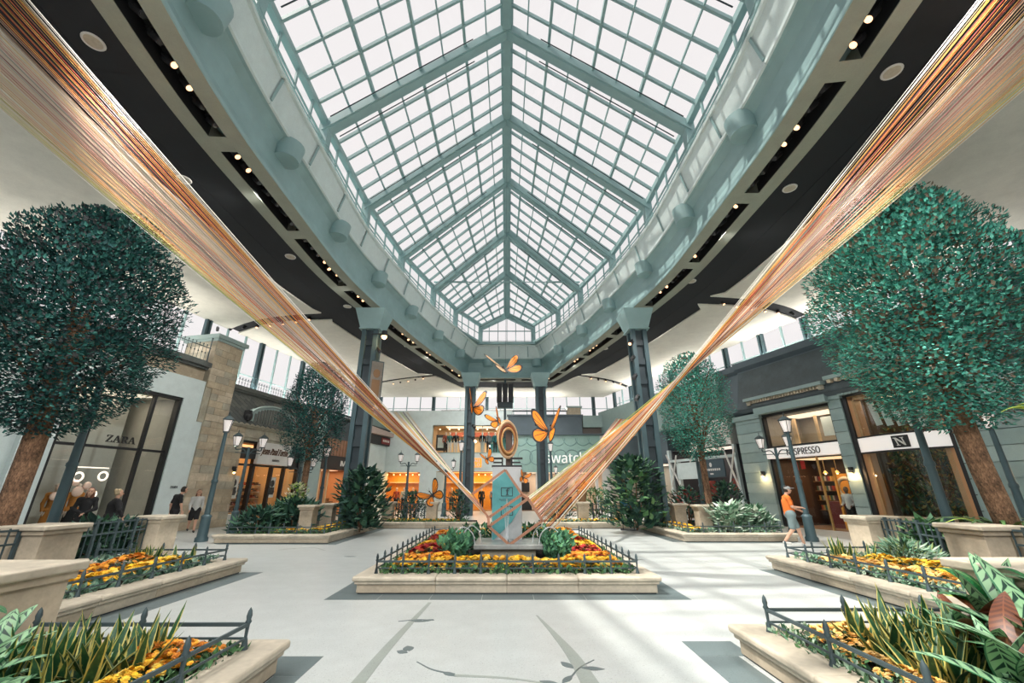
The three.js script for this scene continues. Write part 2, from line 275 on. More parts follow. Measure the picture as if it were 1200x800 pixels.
// ---------- drum above the soffit: girder with half-round brackets, parapet and hand rail
const drum = struct('trim_1', 'teal grey oval girder and parapet round the skylight opening', 'trim');
{ const L = acc[ON], n = 40;
  for (let k = 0; k < n; k++) { const s0 = L * k / n, s1 = L * (k + 1) / n;
    mesh('girder_web', arcStrip([[0, 10], [-0.02, 10.02], [-0.02, 10.12], [0.06, 10.14], [0.14, 10.5], [0.13, 10.9], [0.04, 11.25], [-0.14, 11.42], [-0.22, 11.44]], s0, s1, 4), m.teal, drum);
    mesh('parapet_panel', arcStrip([[-0.22, 11.44], [-0.27, 11.46], [-0.27, 11.56], [-0.24, 11.58], [-0.42, 12.36], [-0.5, 12.38], [-0.52, 12.46], [-0.46, 12.5], [-0.02, 12.5]], s0 + 0.006, s1 - 0.006, 4), m.tealLight, drum);
    mesh('parapet_rib', arcStrip([[-0.23, 11.6], [-0.285, 11.6], [-0.46, 12.36], [-0.42, 12.36]], s0 - 0.05, s0 + 0.05, 1), m.teal, drum); }
  mesh('outer_shell', [strip([[1.2, 10.4], [0.4, 10.7], [0.4, 12.5], [0.02, 12.55]])], m.teal, drum);
  // rail pipes
  for (const [d, h, r] of [[-0.47, 12.62, 0.028], [-0.47, 12.82, 0.02]]) mesh('hand_rail', new THREE.TubeGeometry(new THREE.CatmullRomCurve3(oval.map((_, i) => { const p = off(i, d); return V(p.x, h, p.z); }), true), 220, r, 6, true), m.frame, drum);
  // half-round brackets
  const bg = (() => { const g = new THREE.CylinderGeometry(0.34, 0.34, 0.42, 16, 1, false, 0, PI); g.rotateZ(PI / 2); g.rotateY(PI / 2); g.rotateX(0); return g; })();
  const nb = Math.round(L / 4.0); for (let k = 0; k < nb; k++) { const i = idx(L * (k + 0.62) / nb), p = off(i, -0.06), q = off(i, 1), ang = Math.atan2(q.x - p.x, q.z - p.z);
    const g = new THREE.CylinderGeometry(0.44, 0.36, 0.56, 20, 1, false); const o = mesh('half_round_bracket', [g], m.teal, drum); o.position.set(p.x, 11.2, p.z); o.rotation.set(0, ang, 0); }
}
// ---------- skylight
const ZR = [0, 4.3, 8.6, 12.6, 16, 19.1], ER = [6.5, 6.42, 5.85, 4.75, 3.72, 2.1], HR = [19.2, 19.4, 19.3, 18.5, 17.2, 15.1], EH = 14;
const win = {};
for (const s of [-1, 1]) {
  const w = win[s] = struct(s < 0 ? 'window_1' : 'window_2', s < 0 ? 'glazed skylight slope falling towards the white storefront side' : 'glazed skylight slope falling towards the coffee shop side', 'skylight');
  const far = [];
  for (const dir of [1, -1]) for (let j = 0; j < 5; j++) {
    const z0 = ZC - dir * ZR[j], z1 = ZC - dir * ZR[j + 1];
    const a = V(s * ER[j], EH, z0), b = V(s * ER[j + 1], EH, z1), c = V(0, HR[j], z0), d = V(0, HR[j + 1], z1);
    const P = (u, v) => a.clone().lerp(b, u).lerp(c.clone().lerp(d, u), v);
    const nu = 5, nv = [8, 8, 7, 6, 4][j], seen = dir > 0 || j === 0;
    const gP = [], gB = [];
    for (let iu = 0; iu < nu; iu++) for (let iv = 0; iv < nv; iv++) { const q = quad(A3(P(iu / nu, iv / nv)), A3(P((iu + 1) / nu, iv / nv)), A3(P((iu + 1) / nu, (iv + 1) / nv)), A3(P(iu / nu, (iv + 1) / nv))); q.translate(0, 0.05, 0); if (seen) mesh('pane', q, m.glass, w); else far.push(q); }
    for (let iu = 1; iu < nu; iu++) { const g = bar(P(iu / nu, 0), P(iu / nu, 1), 0.085, 0.13); if (seen) mesh('glazing_bar', g, m.frame, w); else gB.push(g); }
    for (let iv = 1; iv < nv; iv++) { const k = iv % 2 ? 0.05 : 0.1; const g = bar(P(0, iv / nv), P(1, iv / nv), k, k * 1.6); if (seen) mesh('glazing_bar', g, m.frame, w); else gB.push(g); }
    if (gB.length) mesh('glazing_bars', gB, m.frame, w).userData.kind = 'stuff';
    mesh('eave_beam', bar(a, b, 0.2, 0.24), m.frame, w);
    // thin blind wires under the glass
    if (seen) for (const u of [0.1, 0.9]) mesh('blind_wire', rod(P(u, 0.05).add(V(0, -0.35, 0)), P(u, 0.8).add(V(0, -0.35, 0)), 0.022, 5), m.steelDark, w);
    // short upright glazing between parapet and eave
    const n = 4, q0 = V(a.x, 12.5, a.z), q1 = V(b.x, 12.5, b.z);
    for (let k = 0; k < n; k++) { const l0 = q0.clone().lerp(q1, k / n), l1 = q0.clone().lerp(q1, (k + 1) / n), u0 = l0.clone().setY(EH - 0.1), u1 = l1.clone().setY(EH - 0.1); mesh('upright_pane', quad(A3(l0), A3(l1), A3(u1), A3(u0)), m.glass, w); if (k) mesh('upright_bar', bar(l0, u0, 0.06, 0.09, V(0, 0, 1)), m.frame, w); }
    mesh('sill_rail', [bar(q0.clone().setY(12.56), q1.clone().setY(12.56), 0.14, 0.14), bar(q0.clone().setY(13.25), q1.clone().setY(13.25), 0.05, 0.05)], m.frame, w);
  }
  if (far.length) mesh('panes_behind', far, m.glass, w).userData.kind = 'stuff';
  for (const dir of [1, -1]) for (let j = dir > 0 ? 0 : 1; j < 6; j++) { const z = ZC - dir * ZR[j], top = V(0, HR[j] - 0.22, z), bot = V(s * (ER[j] + 0.02), EH - 0.22, z);
    mesh('rafter', [bar(bot, top, 0.3, 0.42), bar(bot.clone().add(V(0, -0.2, 0)), top.clone().add(V(0, -0.2, 0)), 0.42, 0.05)], m.rafter, w);
    mesh('rafter_post', [bar(V(s * (ER[j] - 0.02), 12.4, z), V(s * (ER[j] - 0.02), EH + 0.05, z), 0.32, 0.34, V(0, 0, 1))], m.rafter, w); }
}
const ridge = struct('trim_2', 'teal ridge beam along the top of the skylight', 'beam');
for (const dir of [1, -1]) for (let j = 0; j < 5; j++) { const A = V(0, HR[j] - 0.2, ZC - dir * ZR[j]), B = V(0, HR[j + 1] - 0.2, ZC - dir * ZR[j + 1]); mesh('ridge_length', [bar(A, B, 0.2, 0.5), bar(A.clone().add(V(0, -0.26, 0)), B.clone().add(V(0, -0.26, 0)), 0.34, 0.05), bar(A.clone().add(V(0, 0.1, 0)), B.clone().add(V(0, 0.1, 0)), 0.5, 0.06)], m.rafter, ridge); }
for (const [j, z] of [[3, 0]]) mesh('tie_rod', [rod(V(-ER[j], 14.4, ZC - 12.6), V(ER[j], 14.4, ZC - 12.6), 0.03), rod(V(-ER[j], 14.4, ZC - 12.6), V(-ER[j] + 2.2, 14.4, ZC - 12.6), 0.06), rod(V(ER[j], 14.4, ZC - 12.6), V(ER[j] - 2.2, 14.4, ZC - 12.6), 0.06)], m.rafter, ridge);
// end gables
for (const dir of [1, -1]) { const w = struct('window_3', dir > 0 ? 'small gable window closing the narrow end of the skylight' : 'gable window of the skylight behind the camera side', 'window'); const z = ZC - dir * 19.1, E = 2.1;
  mesh('gable_frame', [bar(V(-E, 12.5, z), V(E, 12.5, z), 0.16, 0.2), bar(V(-E, 12.5, z), V(-E, 14, z), 0.3, 0.3, V(0, 0, 1)), bar(V(E, 12.5, z), V(E, 14, z), 0.3, 0.3, V(0, 0, 1))], m.rafter, w);
  for (let k = 1; k < 6; k++) { const x = -E + 2 * E * k / 6; mesh('gable_bar', bar(V(x, 12.5, z), V(x, 14 + 1.1 * (1 - Math.abs(x) / E), z), 0.05, 0.07, V(0, 0, 1)), m.frame, w); }
  mesh('gable_rail', bar(V(-E, 13.5, z), V(E, 13.5, z), 0.05, 0.07), m.frame, w);
  for (let k = 0; k < 6; k++) { const x0 = -E + 2 * E * k / 6, x1 = -E + 2 * E * (k + 1) / 6, t = (x) => 14 + 1.1 * (1 - Math.abs(x) / E); mesh('pane', quad([x0, 12.5, z], [x1, 12.5, z], [x1, t(x1), z], [x0, t(x0), z]), m.glass, w); } }
// flat roof between parapet top and the eaves at the narrow ends (outside)
{ const g = []; for (const dir of [1, -1]) { const z = ZC - dir * 19.1; g.push(b2(-4.2, 4.2, 12.52, 12.6, Math.min(z, z - dir * 1.6), Math.max(z, z - dir * 1.6))); } mesh('roof_flat', g, m.teal, drum); }
{ // close the gap between the parapet ledge and the upright glazing
  const pos = [], ev = (z) => { const t = Math.min(19.1, Math.abs(z - ZC)); for (let j = 0; j < 5; j++) if (t <= ZR[j + 1]) return ER[j] + (ER[j + 1] - ER[j]) * (t - ZR[j]) / (ZR[j + 1] - ZR[j]); return 2.1; };
  for (const s of [-1, 1]) for (let k = 0; k < 60; k++) { const z0 = ZC - 19.1 + 38.2 * k / 60, z1 = ZC - 19.1 + 38.2 * (k + 1) / 60; pos.push(...[[s * ev(z0), 12.51, z0], [s * ev(z1), 12.51, z1], [s * (ev(z1) + 1.6), 12.51, z1], [s * ev(z0), 12.51, z0], [s * (ev(z1) + 1.6), 12.51, z1], [s * (ev(z0) + 1.6), 12.51, z0]].flat()); }
  const g = new THREE.BufferGeometry(); g.setAttribute('position', new THREE.Float32BufferAttribute(pos, 3)); g.computeVertexNormals(); mesh('gutter_roof', g, m.teal, drum); }

// ---------- columns
function column(x, z, label) {
  const c = struct('column', label, 'column', [x, 0, z]); c.userData.kind = 'structure';
  for (const [a, b] of [[-1, -1], [1, -1], [-1, 1], [1, 1]]) mesh('shaft', [b2(a * 0.28 - 0.1, a * 0.28 + 0.1, 0, 9.2, b * 0.28 - 0.1, b * 0.28 + 0.1)], m.steel, c);
  for (let h = 0.6; h < 9; h += 0.95) { mesh('batten_plate', [b2(-0.2, 0.2, h, h + 0.28, 0.25, 0.3), b2(-0.2, 0.2, h, h + 0.28, -0.3, -0.25)], m.steelDark, c); mesh('batten_plate', [b2(0.25, 0.3, h, h + 0.28, -0.2, 0.2), b2(-0.3, -0.25, h, h + 0.28, -0.2, 0.2)], m.steelDark, c); }
  mesh('core', b2(-0.2, 0.2, 0, 9.2, -0.2, 0.2), m.steelDark, c);
  const cg = (() => { const g = new THREE.BoxGeometry(1, 1, 1); const p = g.attributes.position; for (let i = 0; i < p.count; i++) { const top = p.getY(i) > 0, w = top ? 0.72 : 0.46; p.setXYZ(i, Math.sign(p.getX(i)) * w, top ? 10 : 9.05, Math.sign(p.getZ(i)) * w); } g.computeVertexNormals(); return g; })();
  mesh('capital', [cg, b2(-0.5, 0.5, 9, 9.06, -0.5, 0.5)], m.teal, c);
  return c;
}
column(-6.65, -18.9, 'slate steel column with flared capital carrying a hanging picture panel');
column(6.4, -18.9, 'slate steel column with flared capital behind the blue notice stand');
column(-2.75, -30.6, 'slender distant steel column before the two-storey white shop');
column(2.55, -30.6, 'slender distant steel column before the green watch shop');
// ---------- walls, clerestory windows and shop fronts
const fr = (P, D) => { const l = Math.hypot(...D); return { p: [P[0], 0, P[1]], ry: Math.atan2(-D[1] / l, D[0] / l) }; };
const FL = fr([-14.3, -19.5], [0.2, -0.98]), FR = fr([14, -20], [0.3, 0.95]), FB = fr([0, -37], [1, 0]);
function shell(name, label, F, u0, u1, top, mt, zc = -1.3) {      // back wall of the shops, roof over them
  const w = struct(name, label, 'wall', F.p, F.ry);
  mesh('back_wall', b2(u0, u1, 0, top + 0.1, -4.6, -4.3), mt, w);
  mesh('flat_roof', b2(u0, u1, top - 0.25, top, -4.6, zc + 0.1), m.offwhite, w);
  return w;
}
const wallL = shell('wall_left', 'back wall and roof of the shops on the white storefront side', FL, -34, 18.6, 6.85, m.white);
const wallR = shell('wall_right', 'back wall and roof of the shops on the coffee shop side', FR, -18.5, 34, 7.9, m.navy, -0.9);
const wallB = shell('wall_rear', 'back wall and roof of the shops at the far end', FB, -13, 13, 7.9, m.white);
const wallN = struct('wall_near', 'glazed entrance wall closing the hall behind the camera', 'wall');
for (let i = 0; i < 14; i++) { const a = -22.4 + i * 3.4, b = a + 3.4; for (const [h0, h1] of [[0.4, 3.4], [3.4, 6.6], [6.6, 9.8]]) mesh('pane', quad([a, h0, 13.8], [b, h0, 13.8], [b, h1, 13.8], [a, h1, 13.8]), m.glass, wallN); mesh('mullion', b2(a - 0.08, a + 0.08, 0, 10.1, 13.7, 13.9), m.frame, wallN); }
mesh('transom', [b2(-22.4, 25.2, 0, 0.4, 13.7, 13.9), b2(-22.4, 25.2, 3.35, 3.45, 13.7, 13.9), b2(-22.4, 25.2, 6.55, 6.65, 13.7, 13.9), b2(-22.4, 25.2, 9.75, 10.6, 13.7, 13.9)], m.frame, wallN);
let wn = 3;
function clerestory(label, F, u0, u1, h0, z, step, wide) {
  const w = struct('window_' + (++wn), label, 'window', F.p, F.ry); const n = Math.round((u1 - u0) / step);
  for (let k = 0; k < n; k++) { const a = u0 + (u1 - u0) * k / n, b = u0 + (u1 - u0) * (k + 1) / n;
    mesh('pane', quad([a, h0, z], [b, h0, z], [b, 10, z], [a, 10, z]), m.glass, w);
    if (k % wide === 0) { mesh('double_post', [b2(a - 0.16, a - 0.06, h0, 10, z - 0.08, z + 0.1), b2(a + 0.06, a + 0.16, h0, 10, z - 0.08, z + 0.1), b2(a - 0.06, a + 0.06, h0, 10, z - 0.05, z)], m.steel, w); } else mesh('mullion', b2(a - 0.035, a + 0.035, h0, 10, z - 0.05, z + 0.06), m.frame, w);
    mesh('transom', b2(a, b, h0 + 0.95, h0 + 1.0, z - 0.03, z + 0.03), m.frame, w); }
  mesh('sill', b2(u0, u1, h0 - 0.02, h0 + 0.1, z - 0.12, z + 0.14), m.steel, w);
  return w;
}
clerestory('tall clerestory windows above the white storefront and slate roof', FL, -30, 17.5, 6.85, -1.3, 1.25, 3);
clerestory('clerestory windows above the dark mansard roof', FR, -17.2, 32, 7.9, -1.0, 1.3, 2);
clerestory('low clerestory windows across the far end', FB, -12, 12, 7.9, -1.6, 1.25, 4);
function uprism(zy, u0, u1) { const g = prism(zy, 0, u1 - u0); g.applyMatrix4(new THREE.Matrix4().set(0, 0, 1, u0, 0, 1, 0, 0, 1, 0, 0, 0, 0, 0, 0, 1)); for (const k of ['position', 'normal', 'uv']) { const a = g.attributes[k], n = a.itemSize, d = a.array; for (let i = 0; i < a.count; i += 3) for (let j = 0; j < n; j++) { const q = d[(i + 1) * n + j]; d[(i + 1) * n + j] = d[(i + 2) * n + j]; d[(i + 2) * n + j] = q; } } return g; }   // mirrored, so the winding is turned back
// linear uplights lying on the shop roofs behind the cornices
function uplight(label, F, u0, u1, y, z, I) { const t = thing('linear_uplight', label, 'uplight', F.p, F.ry); mesh('housing', b2(u0, u1, y, y + 0.1, z - 0.12, z + 0.12), m.steelDark, t); mesh('diffuser', b2(u0, u1, y + 0.1, y + 0.11, z - 0.1, z + 0.1), emat('uplight diffuser', [0.9, 0.88, 0.82], [1, 0.95, 0.85], 1.5), t); const L = new THREE.RectAreaLight(lin(1, 0.95, 0.87), I, u1 - u0, 0.2); L.position.set((u0 + u1) / 2, y + 0.14, z); L.rotation.x = PI / 2; t.add(L); }
const UP = 32;
uplight('linear uplight on the roof of the white storefront', FL, -8, -1.2, 7.34, -0.5, UP); uplight('linear uplight on the slate roof of the shoe shop', FL, 1.2, 7, 6.96, -1.05, UP); uplight('linear uplight on the roof beyond the slate mansard', FL, 8, 17, 7.0, -0.7, UP); uplight('linear uplight on the plain grey wall coping', FL, -26, -12, 7.1, -0.3, UP);
uplight('linear uplight on the dark mansard over the coffee shop', FR, -3, 8, 8.4, -0.4, UP); uplight('linear uplight on the dark roof beyond the kiosk', FR, -16, -5, 8.3, -0.4, UP); uplight('linear uplight on the plain green grey wall', FR, 14, 28, 8.0, -0.3, UP); uplight('linear uplight on the navy roof of the watch shop', FB, -6, 6, 8.4, -0.4, UP);
// shop interior box with a warm ceiling lamp
function interior(parent, u0, u1, h1, depth, wallM, lampC, lampI, floorM = m.wood, h0 = 0) {
  mesh('interior_shell', [b2(u0, u1, h0, h1, -depth - 0.06, -depth), b2(u0 - 0.06, u0, h0, h1, -depth, -0.1), b2(u1, u1 + 0.06, h0, h1, -depth, -0.1), b2(u0, u1, h1, h1 + 0.05, -depth, -0.1)], wallM, parent);
  mesh('interior_floor', b2(u0, u1, h0, h0 + 0.02, -depth, -0.05), floorM, parent);
  const w = (u1 - u0) * 0.7, d = depth * 0.5;
  const pan = mesh('ceiling_lamp', b2(-w / 2, w / 2, -0.02, 0, -d / 2, d / 2), emat('shop lamp ' + lampC.join(), lampC, lampC, 1.1), parent); pan.position.set((u0 + u1) / 2, h1 - 0.01, -depth * 0.5);
  const L = new THREE.RectAreaLight(lin(...lampC), lampI, w, d); L.position.set((u0 + u1) / 2, h1 - 0.05, -depth * 0.5); L.rotation.x = -PI / 2; parent.add(L);
}
const bricksOn = (parent, u0, u1, h0, h1, zf, bh, bw, mats, depth = 0.06, name = 'stone_block') => { let row = 0; for (let h = h0; h < h1 - 0.02; h += bh, row++) { let u = u0 - (row % 2 ? bw / 2 : 0); while (u < u1 - 0.01) { const a = Math.max(u, u0), b = Math.min(u + bw, u1), t = Math.min(h + bh, h1); if (b - a > 0.05) mesh(name, b2(a + 0.006, b - 0.006, h + 0.006, t - 0.006, zf - depth, zf + rr(-0.006, 0.006)), pick(mats), parent); u += bw; } } };
function roofRailing(parent, u0, u1, y, z, step = 0.16, hh = 0.62) {
  mesh('rail', [b2(u0, u1, y + hh * 0.86, y + hh * 0.9, z - 0.012, z + 0.012), b2(u0, u1, y + 0.08, y + 0.11, z - 0.012, z + 0.012)], m.iron, parent);
  const g = ready([cy(0.011, 0.011, hh, 0, 0, 0, 5), sph(0.028, 0, hh, 0, 1, 1.8, 1, 6), sph(0.03, 0, hh * 0.55, 0, 1.3, 1.3, 0.4, 6)]);
  for (let u = u0 + 0.05; u < u1; u += step) { const o = mesh('baluster', g, m.iron, parent); o.position.set(u, y, z); }
}
// --- ZARA front
{ const s = thing('storefront', 'pale blue grey storefront with tall black-framed windows beside the stone pier', 'storefront', FL.p, FL.ry);
  const W0 = -5.55, W1 = -1.5, HT = 5.5;
  mesh('surround', [b2(-6.4, W0, 0, 6.45, -0.5, 0.25), b2(W1, -0.32, 0, 6.45, -0.5, 0.25), b2(W0, W1, HT, 6.45, -0.5, 0.25)], m.white, s);
  const fm = m.black;
  mesh('window_frame', [b2(W0, W0 + 0.1, 0, HT, -0.05, 0.2), b2(W1 - 0.12, W1, 0, HT, -0.05, 0.2), b2(W0, W1, HT - 0.12, HT, -0.05, 0.2), b2(W0, W1, 0, 0.12, -0.05, 0.2)], fm, s);
  for (const u of [-4.6, -2.6]) mesh('mullion', b2(u - 0.05, u + 0.05, 0.1, HT - 0.1, 0, 0.16), fm, s);
  mesh('transom', b2(W0, W1, 3.12, 3.21, 0, 0.14), fm, s);
  const us = [W0 + 0.1, -4.6, -2.6, W1 - 0.12]; for (let i = 0; i < 3; i++) for (const [a, b] of [[0.12, 3.12], [3.21, HT - 0.12]]) mesh('pane', quad([us[i], a, 0.06], [us[i + 1], a, 0.06], [us[i + 1], b, 0.06], [us[i], b, 0.06]), m.shopGlass, s);
  interior(s, W0 + 0.02, W1 - 0.02, HT - 0.05, 2.6, m.greige, [1, 0.86, 0.68], 2.4, m.cream);
  mesh('partition', b2(W0 + 0.1, -2.0, 0, 5.3, -2.0, -1.9), mat('display screen', [0.46, 0.46, 0.42], { map: T.plaster }), s);
  const t = text('ZARA', 'serif_bold', 0.26, 0.03, { w: 1.05 }); t.translate(-3.45, 3.34, 0.17); mesh('sign_letters', t, m.black, s).userData.label = 'black serif letters';
  const t2 = text('ZARA', 'serif_bold', 0.1, 0.01, { w: 0.34, shear: 0.1 }); t2.translate(-0.9, 1.72, 0.26); mesh('wall_letters', t2, m.black, s);
  // display of flower rings behind the glass
  const ringM = emat('lit ring', [1, 0.9, 0.8], [1, 0.82, 0.7], 1.2), bloom = mat('paper blooms', [0.85, 0.6, 0.5], {}), gar = mat('amber garment', [0.5, 0.2, 0.04], { map: T.fabric, roughness: 0.9 });
  for (const [u, h, r] of [[-4.0, 2.1, 0.15], [-3.2, 2.15, 0.15], [-3.45, 1.1, 0.13], [-3.35, 1.5, 0.11]]) { const g = new THREE.TorusGeometry(r, 0.035, 6, 18); g.translate(u, h, -0.5); mesh('flower_ring', g, ringM, s); }
  for (const [u, h, r] of [[-4.3, 1.75, 0.17], [-3.8, 1.6, 0.18], [-3.55, 1.8, 0.14], [-4.45, 1.45, 0.14], [-3.95, 1.9, 0.12]]) mesh('paper_bloom', sph(r, u, h, -0.6, 1, 1, 0.5), bloom, s);
  mesh('light_tube', b2(-4.5, -3.1, 2.42, 2.46, -0.5, -0.46), ringM, s);
  // cornice and roof railing above
  mesh('stone_band', b2(-8.5, -0.4, 6.45, 7.02, -1.3, 0.02), m.stone, s);
  mesh('cornice', [b2(-8.5, -0.42, 7.02, 7.12, -1.3, 0.22), b2(-8.5, -0.4, 7.12, 7.34, -1.3, 0.36)], m.slate, s);
  roofRailing(s, -8.4, -0.7, 7.34, 0.1, 0.19, 0.85);
  mesh('finial_post', [cy(0.03, 0.02, 1.3, -0.75, 7.34, 0.1, 6), sph(0.05, -0.75, 8.65, 0.1, 1, 2, 1, 6)], m.iron, s); }
{ const w = struct('trim_3', 'smooth grey wall beside the white storefront, nearer the hall entrance', 'wall', FL.p, FL.ry); mesh('wall_panel', b2(-34, -6.4, 0, 6.9, -0.7, 0.05), m.white, w); mesh('wall_coping', b2(-34, -8.5, 6.9, 7.1, -0.8, 0.15), m.slate, w); }
// --- stone pier
{ const p = thing('stone_pier', 'buff ashlar stone pier with moulded cap between the white front and slate roof', 'pier', FL.p, FL.ry); const S = [m.stone, m.stone, m.stone2, m.stone3];
  mesh('core', b2(-0.34, 2.15, 0, 4.7, -1.5, 0.28), m.stone2, p); mesh('tower_core', b2(-0.64, 0.84, 4.6, 8.55, -1.5, 0.3), m.stone2, p);
  bricksOn(p, -0.34, 2.15, 0, 4.7, 0.34, 0.34, 0.78, S); bricksOn(p, -0.66, 0.86, 6.2, 8.5, 0.36, 0.32, 0.76, S); bricksOn(p, -0.34, 0.86, 4.7, 6.2, 0.36, 0.32, 0.76, S);
  const side = sub('side_face', p, [-0.64, 0, 0.36], -PI / 2); bricksOn(side, -1.8, 0, 7.0, 8.5, 0.03, 0.32, 0.7, [m.stone3, m.cap, m.stone2]);
  const side2 = sub('side_face', p, [0.84, 0, 0.36], PI / 2); bricksOn(side2, 0, 1.8, 4.7, 8.5, 0.03, 0.32, 0.7, S);
  mesh('cap', [b2(-0.72, 0.92, 8.5, 8.62, -1.6, 0.42), b2(-0.82, 1.02, 8.62, 8.82, -1.7, 0.52)], m.greenGrey2, p);
  mesh('wall_lamp', [b2(1.8, 1.92, 2.6, 2.75, 0.34, 0.5), cy(0.05, 0.1, 0.12, 1.86, 2.48, 0.46, 8)], m.black, p); mesh('lamp_glow', sph(0.06, 1.86, 2.46, 0.46), m.bulb, p); }
// --- shoe shop with slate mansard
{ const s = thing('storefront', 'shoe shop with warm orange shelves, black frame and white signboard under slate mansard', 'storefront', FL.p, FL.ry);
  mesh('entablature', [b2(0.9, 7.2, 4.25, 4.7, -0.6, 0.3), b2(0.9, 7.3, 4.7, 4.78, -0.6, 0.42), b2(0.9, 7.3, 4.78, 4.9, -0.6, 0.52), b2(2.15, 7.2, 4.1, 4.25, -0.6, 0.24)], m.stone2, s);
  // mansard: slates as real shingles, diamond laid
  mesh('roof_board', uprism([[0.45, 4.9], [-0.78, 6.72], [-0.9, 6.72], [-0.9, 4.9]], 0.9, 7.2), m.slate, s);
  const sl = Math.hypot(1.23, 1.8), nx = 17, ny = 9, tilt = Math.atan2(1.23, 1.8);
  const sg = ready([bx(0.36, 0.36, 0.02, 0, 0, 0, 0, 0, PI / 4)]);
  for (let j = 0; j < ny; j++) for (let i = 0; i < nx; i++) { const u = 1.05 + (i + (j % 2 ? 0.5 : 0)) * 0.36, t = (j + 0.4) / ny; if (u > 7.1) continue; const o = mesh('slate_tile', sg, rnd() < 0.5 ? m.slate : m.slate2, s); o.position.set(u, 4.95 + 1.75 * t, 0.46 - 1.2 * t + 0.02); o.rotation.x = -tilt - 0.05; }
  mesh('roof_cornice', [b2(0.86, 7.3, 6.66, 6.76, -1.2, -0.6), b2(0.86, 7.36, 6.76, 6.96, -1.3, -0.5)], m.slate2, s);
  roofRailing(s, 1.0, 7.2, 6.96, -0.85, 0.2, 0.5);
  // arched dormer with upright slats
  { const pts = [[-1.75, 0]]; for (let i = 0; i <= 14; i++) { const a = PI - PI * i / 14; pts.push([1.75 * Math.cos(a), 0.35 + 0.75 * Math.sin(a)]); } pts.push([1.75, 0]); const g = prism(pts, -0.5, 0.42); g.translate(3.9, 4.9, 0); mesh('dormer', g, m.greenGrey2, s);
    for (let i = 0; i < 15; i++) { const x = -1.4 + 2.8 * i / 14, h = 0.12 + 0.75 * Math.sqrt(Math.max(0, 1 - (x / 1.6) ** 2)); mesh('dormer_slat', b2(3.9 + x - 0.07, 3.9 + x + 0.07, 5.0, 5.0 + h, 0.42, 0.46), m.slate2, s); }
    mesh('dormer_hood', tube(Array.from({ length: 15 }, (_, i) => { const a = PI - PI * i / 14; return V(3.9 + 1.78 * Math.cos(a), 5.25 + 0.78 * Math.sin(a), 0.44); }), 0.06, 30, 6), m.greenGrey2, s);
    mesh('scroll_bracket', [sph(0.18, 2.0, 5.25, 0.5, 1, 1.4, 1), bx(0.2, 0.5, 0.3, 1.95, 5.3, 0.45)], m.black, s); }
  const O0 = 2.25, O1 = 7.0;
  mesh('frame', [b2(O0, O0 + 0.12, 0, 4.1, -0.1, 0.12), b2(3.35, 3.5, 0, 4.1, -0.1, 0.14), b2(4.75, 4.87, 0, 2.95, -0.1, 0.12), b2(5.75, 5.85, 0, 4.1, -0.1, 0.12), b2(O1 - 0.12, O1, 0, 4.1, -0.1, 0.12), b2(O0, O1, 4.0, 4.12, -0.1, 0.12), b2(O0, O1, 2.85, 2.95, -0.1, 0.1), b2(O0, 3.4, 3.2, 3.75, -0.1, 0.2), b2(5.8, O1, 2.95, 4.05, -0.1, 0.05)], m.black, s);
  for (const [a, b] of [[O0 + 0.12, 3.35], [3.5, 4.75], [4.87, 5.75], [5.85, O1 - 0.12]]) mesh('pane', quad([a, 0.05, 0], [b, 0.05, 0], [b, 2.85, 0], [a, 2.85, 0]), m.shopGlass, s);
  mesh('signboard', rb(3.3, 5.82, 2.96, 4.1, 0.14, 0.36, 0.02), m.offwhite, s);
  const t = text('Jean-Paul Fortin', 'serif_regular', 0.34, 0.03, { w: 2.0, shear: 0.35 }); t.translate(4.45, 3.48, 0.37); mesh('sign_letters', t, mat('bronze letters', [0.12, 0.05, 0.02], { metalness: 0.4, roughness: 0.4 }), s).userData.label = 'dark bronze slanted lettering';
  const t2 = text('SHOES', 'sans_regular', 0.11, 0.02, { w: 0.55 }); t2.translate(4.62, 3.14, 0.37); mesh('small_letters', t2, m.black, s);
  interior(s, O0 + 0.05, O1 - 0.05, 4.0, 2.8, m.warmWall, [1, 0.62, 0.28], 5);
  mesh('feature_wall', b2(3.5, 5.0, 1.7, 2.85, -2.75, -2.6), m.orangeWall, s);
  const shoeM = [mat('shoe red', [0.25, 0.04, 0.02]), mat('shoe tan', [0.4, 0.18, 0.07]), mat('shoe dark', [0.06, 0.03, 0.02])];
  for (let r = 0; r < 5; r++) { mesh('shelf', b2(O0 + 0.2, O1 - 0.2, 0.45 + r * 0.36, 0.48 + r * 0.36, -2.6, -2.2), m.cap, s); for (let i = 0; i < 17; i++) mesh('shoe', [rb(2.5 + i * 0.26, 2.5 + i * 0.26 + 0.2, 0.48 + r * 0.36, 0.56 + r * 0.36, -2.5, -2.24, 0.03, 1), rb(2.5 + i * 0.26 + 0.02, 2.5 + i * 0.26 + 0.18, 0.5 + r * 0.36, 0.66 + r * 0.36, -2.5, -2.38, 0.03, 1)], pick(shoeM), s); }
  for (const [u, w] of [[2.65, 0.6], [5.35, 0.5]]) { mesh('poster', b2(u - w / 2 + 0.1, u + w / 2 + 0.1, 1.25, 2.35, -0.3, -0.27), m.offwhite, s); mesh('poster_print', [sph(0.16, u + 0.1, 2.0, -0.26, 1, 1.2, 0.05), b2(u - 0.1, u + 0.3, 1.4, 1.8, -0.268, -0.262), sph(0.2, u + 0.15, 1.55, -0.262, 1, 0.7, 0.05)], m.black, s); }
  mesh('plinth', [b2(O0 + 0.1, 3.35, 0.05, 0.5, -0.5, -0.1), b2(3.5, 4.6, 0.05, 0.4, -0.9, -0.5)], m.offwhite, s); }
